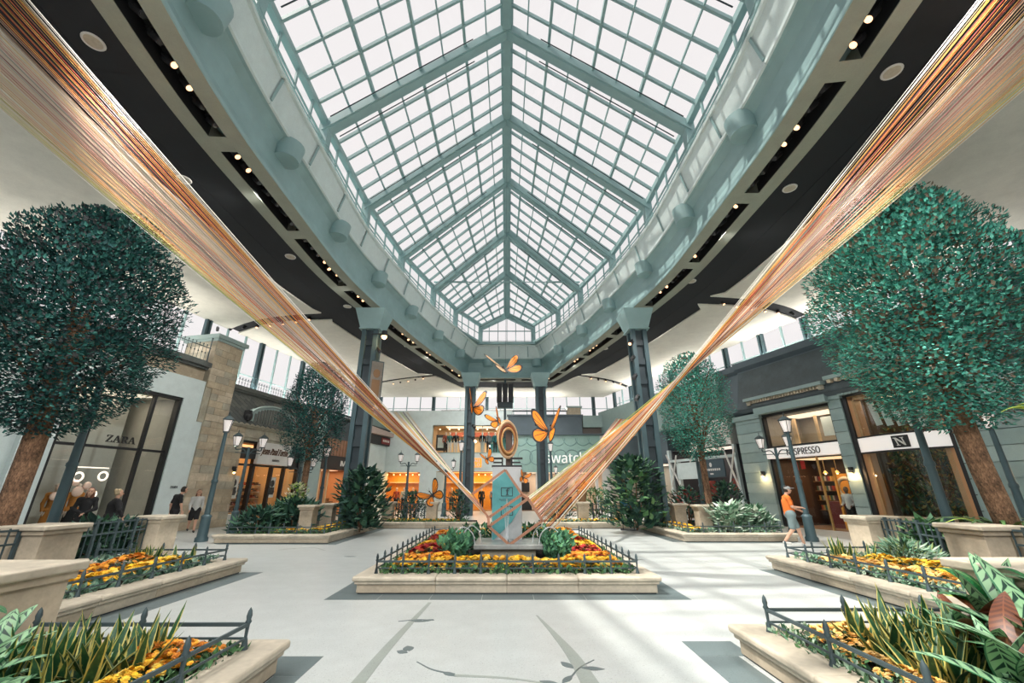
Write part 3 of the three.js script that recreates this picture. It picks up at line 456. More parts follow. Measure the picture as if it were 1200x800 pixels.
// --- next bays on the same side
{ const s = thing('storefront', 'narrow shop with wood slat panel and black fascia marked M', 'storefront', FL.p, FL.ry);
  mesh('pillar', [b2(7.2, 8.9, 0, 6.7, -0.6, 0.25)], m.greenGrey2, s);
  mesh('side_panel', b2(12.9, 14.0, 0, 6.7, -0.6, 0.2), m.navy, s);
  mesh('upper_wall', b2(8.9, 12.9, 5.05, 6.7, -0.6, 0.1), m.steelDark, s);
  for (let i = 0; i < 30; i++) mesh('wood_slat', b2(9.2 + i * 0.122, 9.2 + i * 0.122 + 0.08, 3.9, 5.05, -0.05, 0.12), i % 3 ? mat('cedar', [0.42, 0.24, 0.17], { map: T.wood }) : m.wood, s);
  mesh('slat_backing', b2(8.9, 12.9, 3.9, 5.05, -0.3, -0.06), m.black, s);
  mesh('fascia', rb(8.9, 12.9, 3.0, 3.9, -0.3, 0.22, 0.02), m.black, s);
  const t = text('M', 'sans_bold', 0.36, 0.03, { w: 0.7 }); t.translate(11.5, 3.25, 0.22); mesh('sign_letter', t, m.offwhite, s);
  interior(s, 8.95, 12.85, 3.0, 2.6, mat('copper wall', [0.6, 0.3, 0.14], { map: T.plaster }), [1, 0.66, 0.4], 5);
  for (const u of [9.5, 10.0, 10.4]) mesh('screen_post', b2(u - 0.07, u + 0.07, 0, 3.0, -0.3, -0.1), m.warmWall, s);
  mesh('display_table', [b2(10.9, 12.4, 0.82, 0.9, -1.5, -0.8), b2(11.0, 11.08, 0, 0.82, -1.4, -0.9), b2(12.2, 12.28, 0, 0.82, -1.4, -0.9)], m.wood, s);
  for (let i = 0; i < 6; i++) mesh('handbag', [rb(10.95 + i * 0.24, 11.12 + i * 0.24, 0.9, 1.1, -1.2, -1.05, 0.02, 1)], pick([m.wood, m.copper, m.slate2]), s);
  mesh('doorway_jamb', b2(8.9, 9.05, 0, 3, -0.2, 0.1), m.offwhite, s);
  mesh('roof_slope', uprism([[0.35, 6.5], [0.45, 6.62], [-0.9, 7.0], [-1.0, 6.5]], 7.2, 18), m.slate, s); }
{ const s = thing('storefront', 'pale curved front with dark grey canopy band and small red sign', 'storefront', FL.p, FL.ry);
  mesh('lower_wall', b2(14, 18.6, 0, 5.25, -0.6, 0.15), m.white, s);
  mesh('dark_band', b2(14, 18.6, 5.25, 5.95, -0.4, 0.4), m.black, s);
  mesh('canopy', prism([[0, 0], [0, 0.55], [4.6, 0.35], [4.6, 0.1]], 0, 0.9).translate(14, 5.95, -0.2), mat('pink plaster', [0.55, 0.44, 0.40], { map: T.plaster }), s);
  mesh('upper_band', b2(14, 18.6, 6.55, 7.6, -1.1, 0.05), m.greenGrey, s);
  mesh('red_sign', b2(16.4, 17.9, 5.35, 5.85, 0.4, 0.44), mat('dark red', [0.2, 0.02, 0.02]), s);
  for (let i = 0; i < 5; i++) mesh('sign_letter', b2(16.6 + i * 0.24, 16.6 + i * 0.24 + 0.14, 5.52, 5.7, 0.44, 0.46), m.offwhite, s); }
// --- far end: two-storey white shop
{ const s = thing('storefront', 'two-storey white shop with mannequins upstairs and orange-lit windows below', 'storefront', FB.p, FB.ry);
  mesh('facade', [b2(-11.6, 0.5, 7.1, 8.4, -0.5, 0), b2(-11.6, -6.6, 3.1, 7.1, -0.5, 0), b2(-6.6, 0.5, 3.15, 4.7, -0.5, 0), b2(-11.6, -10.8, 0, 3.1, -0.5, 0), b2(-7.5, -6.1, 0, 3.15, -0.5, 0), b2(0.4, 0.6, 0, 7.1, -0.5, 0)], m.white, s);
  mesh('upper_glazing', quad([-6.6, 4.7, -0.1], [0.4, 4.7, -0.1], [0.4, 7.1, -0.1], [-6.6, 7.1, -0.1]), m.shopGlass, s);
  mesh('glazing_edge', [b2(-6.6, 0.4, 4.66, 4.74, -0.14, 0.04), b2(-2.2, -2.14, 4.7, 7.1, -0.13, -0.07)], m.frame, s);
  interior(s, -6.6, 0.4, 7.1, 2.6, m.warmWall, [1, 0.8, 0.6], 5, m.cream, 4.7);
  mesh('red_valance', b2(-5.4, 0.2, 6.35, 6.75, -2.4, -2.2), mat('rust', [0.4, 0.09, 0.04], { map: T.fabric }), s);
  mesh('teal_screen', b2(-1.6, 0.3, 4.72, 6.3, -2.4, -2.3), mat('teal screen', [0.03, 0.16, 0.18]), s);
  mesh('framed_picture', [b2(-6.45, -5.5, 5.0, 6.4, -1.3, -1.2)], m.black, s); mesh('picture_print', b2(-6.3, -5.65, 5.25, 6.15, -1.2, -1.18), m.white, s);
  for (let i = 0; i < 8; i++) mesh('spot_bulb', sph(0.06, -6.1 + i * 0.86, 6.85, -0.9), m.bulb, s);
  for (const [a, b] of [[-10.8, -7.5], [-6.1, 0.4]]) { interior(s, a, b, 3.12, 2.4, m.orangeWall, [1, 0.6, 0.2], 11);
    mesh('lower_glazing', quad([a, 0, -0.1], [b, 0, -0.1], [b, 3.12, -0.1], [a, 3.12, -0.1]), m.shopGlass, s);
    for (let u = a + 0.35; u < b; u += 0.55) mesh('spot_bulb', sph(0.05, u, 2.9, -0.7), m.bulb, s);
    mesh('shelf', b2(a + 0.2, b - 0.2, 2.25, 2.32, -2.3, -2.0), m.cap, s); }
  mesh('white_jamb', b2(-6.1, -5.4, 0, 3.12, -0.6, -0.12), m.offwhite, s);
  const or = emat('orange sign', [1, 0.4, 0.05], [1, 0.32, 0.03], 0.6); mesh('lit_sign', b2(-3.75, -3.05, 3.5, 4.25, 0, 0.1), or, s); mesh('lit_sign', b2(-2.95, -2.2, 3.5, 4.25, 0, 0.1), or, s);
  for (const [u, a, b] of [[-3.4, 'U', 'Q'], [-2.57, 'NI', 'LO']]) { for (const [t, y] of [[a, 3.92], [b, 3.57]]) { const g = text(t, 'sans_bold', 0.26, 0.02, { w: t.length > 1 ? 0.5 : 0.28 }); g.translate(u, y, 0.1); mesh('sign_letter', g, m.offwhite, s); } } }
// mannequins are added with the people further down
// --- green watch shop
{ const s = thing('storefront', 'green glass watch shop with white lettering under a navy roof', 'storefront', FB.p, FB.ry);
  const gr = mat('sea green panel', [0.30, 0.47, 0.43], { roughness: 0.3, map: T.plaster });
  mesh('fascia', b2(0.6, 8.2, 3.1, 6.25, -0.5, 0.05), gr, s);
  for (let i = 0; i < 7; i++) { const g = new THREE.TorusGeometry(0.62, 0.035, 5, 24); g.translate(1.6 + i * 1.02, 4.35, 0.06); mesh('ring_motif', g, mat('ring motif', [0.16, 0.26, 0.26]), s); const h = new THREE.TorusGeometry(0.62, 0.05, 5, 16, PI); h.rotateZ(PI); h.translate(1.2 + i * 1.1, 5.95, 0.06); mesh('scallop', h, mat('scallop', [0.2, 0.34, 0.32]), s); }
  const t = text('swatch', 'sans_regular', 0.85, 0.08, { w: 3.5 }); t.translate(5.1, 3.85, 0.08); mesh('sign_letters', t, emat('lit white', [0.95, 0.95, 0.93], [1, 1, 1], 0.25), s).userData.label = 'white lower-case letters';
  mesh('cross_plate', b2(7.2, 7.75, 3.95, 4.5, 0.06, 0.12), mat('sign red', [0.5, 0.05, 0.03]), s); mesh('cross', [b2(7.4, 7.55, 4.02, 4.43, 0.12, 0.15), b2(7.27, 7.68, 4.15, 4.3, 0.12, 0.15)], MATS['lit white'], s);
  mesh('roof', [b2(0.1, 6.7, 6.3, 7.9, -1.2, 0.25), b2(0, 6.8, 7.85, 8.0, -1.3, 0.35), b2(0.2, 12, 6.22, 6.34, -1, 0.3)], m.navy, s);
  mesh('chimney', b2(5.5, 6.7, 7.95, 8.7, -1.0, -0.2), m.stone3, s); mesh('chimney_cap', b2(5.4, 6.85, 8.7, 8.85, -1.1, -0.1), m.greenGrey2, s);
  mesh('side_upper', b2(6.8, 12.5, 6.9, 7.95, -1.2, 0.1), m.greenGrey, s); mesh('side_band', b2(6.8, 12.5, 6.2, 6.9, -1.2, -0.2), mat('umber', [0.10, 0.08, 0.07]), s);
  mesh('side_wall', [b2(8.2, 12.5, 3.1, 6.2, -0.6, 0), b2(8.2, 9.0, 0, 3.1, -0.6, 0), b2(11.5, 12.5, 0, 3.1, -0.6, 0)], m.offwhite, s);
  interior(s, 0.65, 8.15, 3.1, 2.6, mat('peach wall', [0.75, 0.60, 0.48], { map: T.plaster }), [1, 0.82, 0.62], 6);
  interior(s, 9.0, 11.5, 3.1, 2.4, m.warmWall, [1, 0.82, 0.62], 4);
  for (const u of [0.9, 2.6, 4.3, 6.0, 7.7]) mesh('front_post', b2(u - 0.12, u + 0.12, 0, 3.1, -0.3, 0), m.offwhite, s);
  for (const u of [1.7, 3.4, 5.2]) mesh('display_cabinet', [b2(u - 0.45, u + 0.45, 0, 1.1, -1.6, -1.0), b2(u - 0.35, u + 0.35, 1.5, 2.3, -2.5, -2.4)], m.black, s); }
// --- coffee shop side
{ const s = thing('storefront', 'coffee shop front with white sign band, green grey cladding and dark mansard roof', 'storefront', FR.p, FR.ry);
  const C = [m.greenGrey, m.greenGrey2, m.greenGrey];
  const pier = (u0, u1, top) => { mesh('pier_core', b2(u0 + 0.02, u1 - 0.02, 0, top, -0.5, 0.2), m.greenGrey, s); for (let h = 0; h < top - 0.05; h += 0.5) mesh('cladding_board', b2(u0, u1, h + 0.012, Math.min(h + 0.488, top), 0.1, 0.27), pick(C), s); };
  pier(-3.3, -1.72, 5.2); pier(1.88, 2.42, 5.4); pier(5.75, 9.2, 5.6); pier(9.9, 12.5, 5.6);
  mesh('pilaster_cap', [b2(-3.4, -1.65, 5.2, 5.45, -0.4, 0.36), b2(1.82, 2.5, 5.4, 5.65, -0.4, 0.36)], m.greenGrey, s);
  // bay 1
  mesh('frame', [b2(-1.72, -1.6, 0, 5.3, -0.1, 0.12), b2(1.76, 1.88, 0, 5.3, -0.1, 0.12), b2(-1.7, 1.86, 5.22, 5.34, -0.1, 0.16), b2(-1.7, 1.86, 3.62, 3.72, -0.05, 0.16)], m.black, s);
  mesh('sign_band', rb(-1.72, 1.88, 3.12, 3.62, -0.1, 0.3, 0.02), emat('lit sign', [0.85, 0.82, 0.8], [1, 0.95, 0.92], 0.25), s);
  const t = text('NESPRESSO', 'sans_regular', 0.3, 0.03, { w: 1.62 }); t.translate(0.25, 3.22, 0.3); mesh('sign_letters', t, m.black, s).userData.label = 'thin black capitals';
  mesh('pane', quad([-1.6, 3.72, 0.02], [1.76, 3.72, 0.02], [1.76, 5.22, 0.02], [-1.6, 5.22, 0.02]), m.shopGlass, s);
  for (const [a, b] of [[-1.6, -0.5], [-0.5, 0.6], [0.6, 1.76]]) mesh('pane', quad([a, 0.05, 0.02], [b, 0.05, 0.02], [b, 3.12, 0.02], [a, 3.12, 0.02]), m.shopGlass, s);
  mesh('door_stile', [b2(-0.53, -0.47, 0, 3.1, -0.02, 0.06), b2(0.57, 0.63, 0, 3.1, -0.02, 0.06)], m.gold, s);
  interior(s, -1.65, 1.8, 3.1, 2.8, mat('umber wall', [0.06, 0.03, 0.02], { map: T.wood }), [1, 0.7, 0.4], 4);
  interior(s, -1.65, 1.8, 5.2, 2.4, mat('sand wall', [0.42, 0.36, 0.28], { map: T.plaster }), [1, 0.8, 0.6], 2.6, m.greige, 3.7);
  mesh('counter', [rb(-0.3, 1.1, 0, 1.15, -1.8, -1.2, 0.03)], mat('oxblood', [0.14, 0.02, 0.02], { roughness: 0.35 }), s);
  { const g = new THREE.TorusGeometry(0.42, 0.09, 8, 20, PI * 1.3); g.translate(0.2, 1.75, -2.0); mesh('back_bar_arch', g, m.cap, s); }
  mesh('gold_panel', [b2(-0.5, 0.9, 1.15, 2.4, -2.6, -2.5), b2(1.0, 1.2, 0, 2.6, -1.4, -1.2), b2(0.75, 0.83, 0, 2.6, -0.6, -0.5)], m.orangeWall, s);
  for (let r = 0; r < 4; r++) { mesh('shelf', b2(-1.5, -0.6, 0.7 + r * 0.45, 0.73 + r * 0.45, -2.5, -2.2), m.wood, s); for (let i = 0; i < 9; i++) mesh('coffee_box', b2(-1.46 + i * 0.095, -1.39 + i * 0.095, 0.73 + r * 0.45, 0.95 + r * 0.45, -2.45, -2.3), mat('box tone ' + (i + r) % 5, [[0.35, 0.05, 0.03], [0.5, 0.3, 0.08], [0.06, 0.14, 0.1], [0.4, 0.36, 0.3], [0.12, 0.05, 0.08]][(i + r) % 5]), s); }
  for (const u of [-0.2, 0.35, 0.9]) { mesh('pendant_lamp', [cy(0.01, 0.01, 0.5, u, 2.5, -1.4, 4), cy(0.12, 0.04, 0.12, u, 2.4, -1.4, 10)], m.gold, s); mesh('pendant_bulb', sph(0.04, u, 2.38, -1.4), m.bulb, s); }
  mesh('red_pennant', [b2(-0.9, -0.72, 2.55, 2.95, -0.4, -0.38), b2(-0.55, -0.35, 2.6, 2.98, -0.4, -0.38)], mat('pennant red', [0.5, 0.02, 0.02]), s);
  mesh('upper_partition', [b2(-1.1, -0.9, 3.75, 5.1, -1.2, -1.1), b2(0.1, 0.2, 3.75, 5.1, -1.2, -1.1), b2(1.2, 1.7, 3.75, 4.7, -1.5, -0.9)], m.warmWall, s);
  mesh('pale_screen', b2(0.25, 1.1, 4.1, 5.0, -1.4, -1.35), m.white, s);
  // bay 2 with curved sign
  const B0 = 2.5, B1 = 5.7, bow = (u) => 0.32 * Math.cos((u - 4.1) / 1.6 * PI / 2);
  mesh('bay_frame', [b2(B0 - 0.08, B0 + 0.1, 0, 5.5, -0.1, 0.2), b2(B1 - 0.1, B1 + 0.06, 0, 5.5, -0.1, 0.2)], m.black, s);
  const bent = (y0, y1, d0, d1) => { const g = new THREE.BoxGeometry(B1 - B0, y1 - y0, d1 - d0, 20, 1, 1); g.translate((B0 + B1) / 2, (y0 + y1) / 2, (d0 + d1) / 2); const p = g.attributes.position; for (let i = 0; i < p.count; i++) p.setZ(i, p.getZ(i) + bow(p.getX(i))); g.computeVertexNormals(); return g; };
  mesh('sign_band', bent(3.1, 3.66, 0, 0.12), MATS['lit sign'], s); mesh('band_edge', [bent(3.66, 3.72, -0.02, 0.14), bent(3.04, 3.1, -0.02, 0.14), bent(5.42, 5.5, -0.05, 0.14)], m.black, s);
  mesh('logo_plate', b2(3.98, 4.52, 3.16, 3.6, 0.42, 0.46), m.black, s); const tn = text('N', 'serif_bold', 0.3, 0.02, { w: 0.34, shear: -0.25 }); tn.translate(4.28, 3.23, 0.46); mesh('logo_letter', tn, m.offwhite, s);
  mesh('pane', bent(3.72, 5.42, 0.02, 0.025), m.shopGlass, s); mesh('pane', bent(0.5, 3.04, 0.02, 0.025), m.shopGlass, s); mesh('bay_base', bent(0, 0.5, -0.1, 0.12), m.stone, s);
  interior(s, B0 + 0.02, B1 - 0.02, 5.45, 2.2, mat('umber wall 2', [0.10, 0.06, 0.03], { map: T.wood }), [1, 0.74, 0.45], 4);
  mesh('copper_reveal', [b2(B0 + 0.1, B0 + 0.35, 0.4, 5.4, -0.3, 0.1), b2(B1 - 0.4, B1 - 0.1, 0.4, 5.4, -0.3, 0.1), b2(B0, B1, 5.25, 5.42, -0.3, 0.1)], mat('copper reveal', [0.48, 0.25, 0.12], { roughness: 0.4 }), s);
  { const L = [], leaf = new THREE.BufferGeometry(); leaf.setAttribute('position', new THREE.Float32BufferAttribute([0, 0, 0, 0.04, 0.07, 0.02, 0, 0.16, 0, 0, 0, 0, 0, 0.16, 0, -0.04, 0.07, 0.02], 3)); leaf.computeVertexNormals();
    for (let i = 0; i < 1500; i++) L.push([TRS(rr(B0 + 0.35, B1 - 0.4), rr(0.4, 3.6) + (rnd() < 0.15 ? 1.2 : 0), rr(-1.5, -0.7), rr(-1, 1), rr(0, 6.3), rr(-1, 1), rr(0.8, 1.7)), lin(...pick([[0.03, 0.07, 0.03], [0.05, 0.1, 0.04], [0.3, 0.2, 0.05], [0.02, 0.05, 0.04], [0.12, 0.14, 0.05]]))]);
    for (let i = 0; i < 500; i++) L.push([TRS(rr(0.7, 1.7), rr(0.3, 2.8), rr(-2.4, -1.9), rr(-1, 1), rr(0, 6.3), rr(-1, 1), rr(0.8, 1.5)), lin(...pick([[0.03, 0.07, 0.03], [0.3, 0.2, 0.05], [0.02, 0.05, 0.04]]))]);
    inst('hanging_foliage', leaf, mat('foliage tint', [1, 1, 1], { roughness: 0.7 }), L, s, 'dark hanging leaves behind the glass'); }
  for (let i = 0; i < 5; i++) mesh('glass_shard', bx(0.22, 1.0, 0.03, 3.0 + i * 0.38, 4.7 - i * 0.06, -0.7, 0.2, 0, 0.12), m.white, s);
  mesh('planter_box', rb(2.9, 5.2, 0, 0.75, 0.5, 1.1, 0.02), m.stone, s);
  // mansard roof
  const rz = [[0.35, 5.55], [0.6, 5.7], [0.05, 7.9], [0.3, 8.05], [0.38, 8.35], [-0.9, 8.4], [-1.0, 5.5]];
  const roofP = (u0, u1, dz = 0) => uprism(rz.map(([z, y]) => [z + dz, y]), u0, u1);
  mesh('mansard', [roofP(-2.7, 13)], m.navy, s); mesh('mansard_corner', [roofP(-4.3, -2.7, -0.25)], m.navy, s);
  { const g = []; for (let j = 0; j < 20; j++) { const t = j / 20; g.push(bx(15.6, 0.115, 0.02, 5.15, 5.78 + 2.1 * t, 0.6 - 0.55 * t + 0.012, 0, -0.2)); } mesh('shingle_courses', g, mat('shingle', [0.07, 0.10, 0.12], { map: T.stone, roughness: 0.7 }), s).userData.kind = 'stuff'; }
  // dentil cornice over bay 1
  mesh('cornice', [b2(-1.75, 2.0, 5.34, 6.0, -0.3, 0.55), b2(-2.0, 2.2, 6.05, 6.2, -0.3, 0.85)], m.greenGrey, s);
  for (let i = 0; i < 24; i++) mesh('dentil', b2(-1.7 + i * 0.155, -1.7 + i * 0.155 + 0.08, 5.92, 6.06, 0.55, 0.72), m.stone3, s);
  mesh('scroll', [cy(0.12, 0.12, 0.2, -1.85, 5.85, 0.62), cy(0.12, 0.12, 0.2, 2.02, 5.85, 0.62)], m.stone2, s);
  mesh('gable', prism([[2.9, 6.35], [3.0, 6.6], [3.2, 7.0], [3.2, 7.5], [3.5, 7.9], [4.2, 8.2], [4.9, 7.9], [5.2, 7.5], [5.2, 7.0], [5.5, 6.6], [5.6, 6.35]], 0.2, 0.62), m.greenGrey, s);
  { const g = cy(0.62, 0.62, 0.1, 0, 0, 0, 28); g.rotateX(PI / 2); g.translate(4.2, 7.3, 0.6); mesh('medallion', g, m.stone2, s); const q = new THREE.TorusGeometry(0.62, 0.07, 8, 28); q.translate(4.2, 7.3, 0.68); mesh('medallion_rim', q, m.navy, s); }
  mesh('lower_cornice', b2(2.3, 6.2, 6.2, 6.36, 0.2, 0.8), m.greenGrey, s); for (let i = 0; i < 12; i++) mesh('dentil', b2(2.4 + i * 0.31, 2.56 + i * 0.31, 6.06, 6.2, 0.3, 0.74), m.stone3, s);
  for (let i = 0; i < 22; i++) mesh('fluted_board', b2(2.45 + i * 0.15, 2.58 + i * 0.15, 5.5, 6.2, -0.2, 0.4), m.greenGrey, s);
  for (const u of [-2.1, 2.15, 8.2]) { mesh('wall_lamp', [b2(u - 0.06, u + 0.06, 2.42, 2.55, 0.27, 0.42), cy(0.05, 0.1, 0.1, u, 2.3, 0.38, 8)], m.black, s); mesh('lamp_glow', sph(0.055, u, 2.3, 0.38), m.bulb, s); const pl = new THREE.PointLight(lin(1, 0.62, 0.3), 2.2); pl.position.set(u, 2.2, 0.5); pl.castShadow = true; s.add(pl); }
  interior(s, 12.6, 16, 4.2, 2.5, m.warmWall, [1, 0.66, 0.36], 5); mesh('upper_storey', b2(12.5, 16, 4.2, 5.6, -0.5, 0.2), m.greenGrey, s); }
{ const w = struct('trim_4', 'plain green grey wall beyond the coffee shop, nearer the hall entrance', 'wall', FR.p, FR.ry); mesh('wall_panel', b2(16, 34, 0, 7.95, -0.8, 0.1), m.greenGrey, w); mesh('upper_panel', b2(9, 16.2, 5.6, 8.0, -0.8, 0.15), m.greenGrey, w); }
{ const s = thing('storefront', 'pale kiosk front with slanted white struts and dark slate signboard', 'storefront', FR.p, FR.ry);
  mesh('upper_box', b2(-6.4, -3.9, 4.1, 5.6, -0.4, 0.2), m.offwhite, s); mesh('upper_wall', b2(-18.4, -4.3, 5.6, 8.3, -0.9, 0.1), m.greenGrey, s); mesh('far_wall', b2(-18.4, -9.5, 3.4, 5.6, -0.6, 0.05), m.navy, s);
  mesh('signboard', rb(-6.6, -4.6, 2.35, 3.35, 0.2, 0.28, 0.02), mat('slate sign', [0.045, 0.075, 0.095], { roughness: 0.5 }), s);
  mesh('sign_panel', rb(-8.7, -6.75, 2.3, 3.3, 0.15, 0.22, 0.02), m.white, s);
  for (let i = 0; i < 9; i++) mesh('sign_letter', b2(-6.3 + i * 0.16, -6.2 + i * 0.16, 2.72, 2.84, 0.28, 0.295), m.offwhite, s);
  mesh('sign_emblem', [sph(0.1, -5.6, 3.05, 0.29, 1, 1.3, 0.15), b2(-5.72, -5.48, 2.5, 2.58, 0.28, 0.295)], m.offwhite, s);
  for (const [a, b, c, d] of [[-7.2, 3.3, -6.4, 4.3], [-6.4, 3.3, -7.0, 4.3], [-4.4, 1.7, -3.6, 3.9], [-3.7, 1.7, -4.4, 3.9], [-9.4, 3.9, -8.2, 1.6], [-9.2, 1.8, -8.4, 3.8]]) mesh('strut', bar(V(a, b, 0.35), V(c, d, 0.35), 0.07, 0.07), m.offwhite, s);
  mesh('post', [b2(-9.6, -9.4, 0, 4.2, -0.1, 0.1), b2(-8.75, -8.6, 0, 3.4, -0.1, 0.1), b2(-4.0, -3.85, 0, 4.1, -0.1, 0.1), b2(-9.6, -3.85, 3.4, 3.55, -0.1, 0.1)], m.white, s);
  interior(s, -9.3, -3.9, 4.1, 2.6, mat('ink wall', [0.06, 0.06, 0.07]), [1, 0.85, 0.7], 2);
  interior(s, -17.5, -9.8, 3.4, 2.4, m.greige, [1, 0.85, 0.7], 2.5);
  mesh('red_display', [b2(-7.9, -7.0, 1.3, 2.2, -1.2, -1.1), b2(-5.6, -4.7, 1.6, 2.3, -1.2, -1.1)], mat('deep red', [0.25, 0.04, 0.03]), s); }
// ---------- planters: kerbs of real stones, soil, iron edging
function kerb(t, pts, closed, h = 0.27) {
  const n = pts.length;
  for (let i = 0; i < (closed ? n : n - 1); i++) { const a = V(pts[i][0], 0, pts[i][1]), b = V(pts[(i + 1) % n][0], 0, pts[(i + 1) % n][1]); const L = a.distanceTo(b), k = Math.max(1, Math.round(L / 1.15)), d = b.clone().sub(a).normalize(), ang = Math.atan2(-d.z, d.x);
    for (let j = 0; j < k; j++) { const c = a.clone().lerp(b, (j + 0.5) / k), w = L / k; const e0 = j === 0 ? 0.2 : -0.002, e1 = j === k - 1 ? 0.2 : -0.002;
      const o = mesh('kerb_stone', rb(-w / 2 - e0 * 0.6, w / 2 + e1 * 0.6, 0.02, h - 0.06, -0.13, 0.13, 0.008, 1), pick([m.stone3, m.stone3, m.cap]), t); o.position.copy(c); o.rotation.y = ang;
      const lift = (i % 2) * 0.004, q = mesh('cap_stone', [rb(-w / 2 - e0, w / 2 + e1, h - 0.075, h, -0.2, 0.2, 0.03, 3), rb(-w / 2 - e0 * 0.8, w / 2 + e1 * 0.8, h - 0.12, h - 0.07, -0.165, 0.165, 0.012, 1)], m.cap, t); q.position.copy(c); q.position.y = lift; q.rotation.y = ang; }
    const s = mesh('kerb_foot', b2(-L / 2 - 0.1, L / 2 + 0.1, 0, 0.03, -0.11, 0.11), m.steelDark, t); s.position.copy(a.clone().lerp(b, 0.5)); s.rotation.y = ang; }
}
const finial = ready(lathe([[0.001, 0.34], [0.018, 0.31], [0.026, 0.27], [0.02, 0.24], [0.03, 0.22], [0.018, 0.2], [0.014, 0.1], [0.022, 0.08], [0.03, 0.03], [0.04, 0.0]], 8));
function edging(label, pts, h, step = 0.5, sc = 1) {
  const t = thing('iron_edging', label, 'edging');
  for (let i = 0; i < pts.length - 1; i++) { const a = V(pts[i][0], h, pts[i][1]), b = V(pts[i + 1][0], h, pts[i + 1][1]), L = a.distanceTo(b), k = Math.max(1, Math.round(L / step));
    mesh('rail', [bar(a.clone().setY(h + 0.2 * sc), b.clone().setY(h + 0.2 * sc), 0.022, 0.03), bar(a.clone().setY(h + 0.09 * sc), b.clone().setY(h + 0.09 * sc), 0.014, 0.018)], m.iron, t);
    for (let j = 0; j <= k; j++) { if (i && !j) continue; const o = mesh('post', finial, m.iron, t); o.position.copy(a.clone().lerp(b, j / k)); o.scale.setScalar(sc); } }
  return t;
}
function pilaster(label, x, z, w, h, ry = 0, d = w) {
  const t = thing('stone_pilaster', label, 'pilaster', [x, 0, z], ry, undefined);
  mesh('shaft', rb(-w / 2 + 0.07, w / 2 - 0.07, 0, h - 0.14, -d / 2 + 0.07, d / 2 - 0.07, 0.012, 1), m.stone3, t);
  mesh('necking', rb(-w / 2 + 0.03, w / 2 - 0.03, h - 0.17, h - 0.08, -d / 2 + 0.03, d / 2 - 0.03, 0.012, 1), m.stone3, t);
  mesh('cap', rb(-w / 2 - 0.02, w / 2 + 0.02, h - 0.09, h, -d / 2 - 0.02, d / 2 + 0.02, 0.025, 3), m.cap, t);
  return t;
}
function fence(label, a, b, h0, h1, step = 0.19) {
  const t = thing('iron_fence', label, 'fence'), A = V(a[0], 0, a[1]), B = V(b[0], 0, b[1]), L = A.distanceTo(B), n = Math.round(L / step);
  for (const h of [h1 - 0.04, h1 - 0.28, h0 + 0.1]) mesh('rail', bar(A.clone().setY(h), B.clone().setY(h), 0.03, 0.035), m.iron, t);
  const g = ready(b2(-0.011, 0.011, h0, h1, -0.011, 0.011)), G = ready(b2(-0.028, 0.028, h0, h1 + 0.02, -0.028, 0.028));
  for (let i = 0; i <= n; i++) { const o = mesh(i % 3 === 1 ? 'stanchion' : 'picket', i % 3 === 1 ? G : g, m.iron, t); o.position.copy(A.clone().lerp(B, i / n)); }
}
function soilBed(t, pts, h = 0.22) { mesh('soil', poly(pts, 0.01, h), m.soil, t); }
const PL = {};
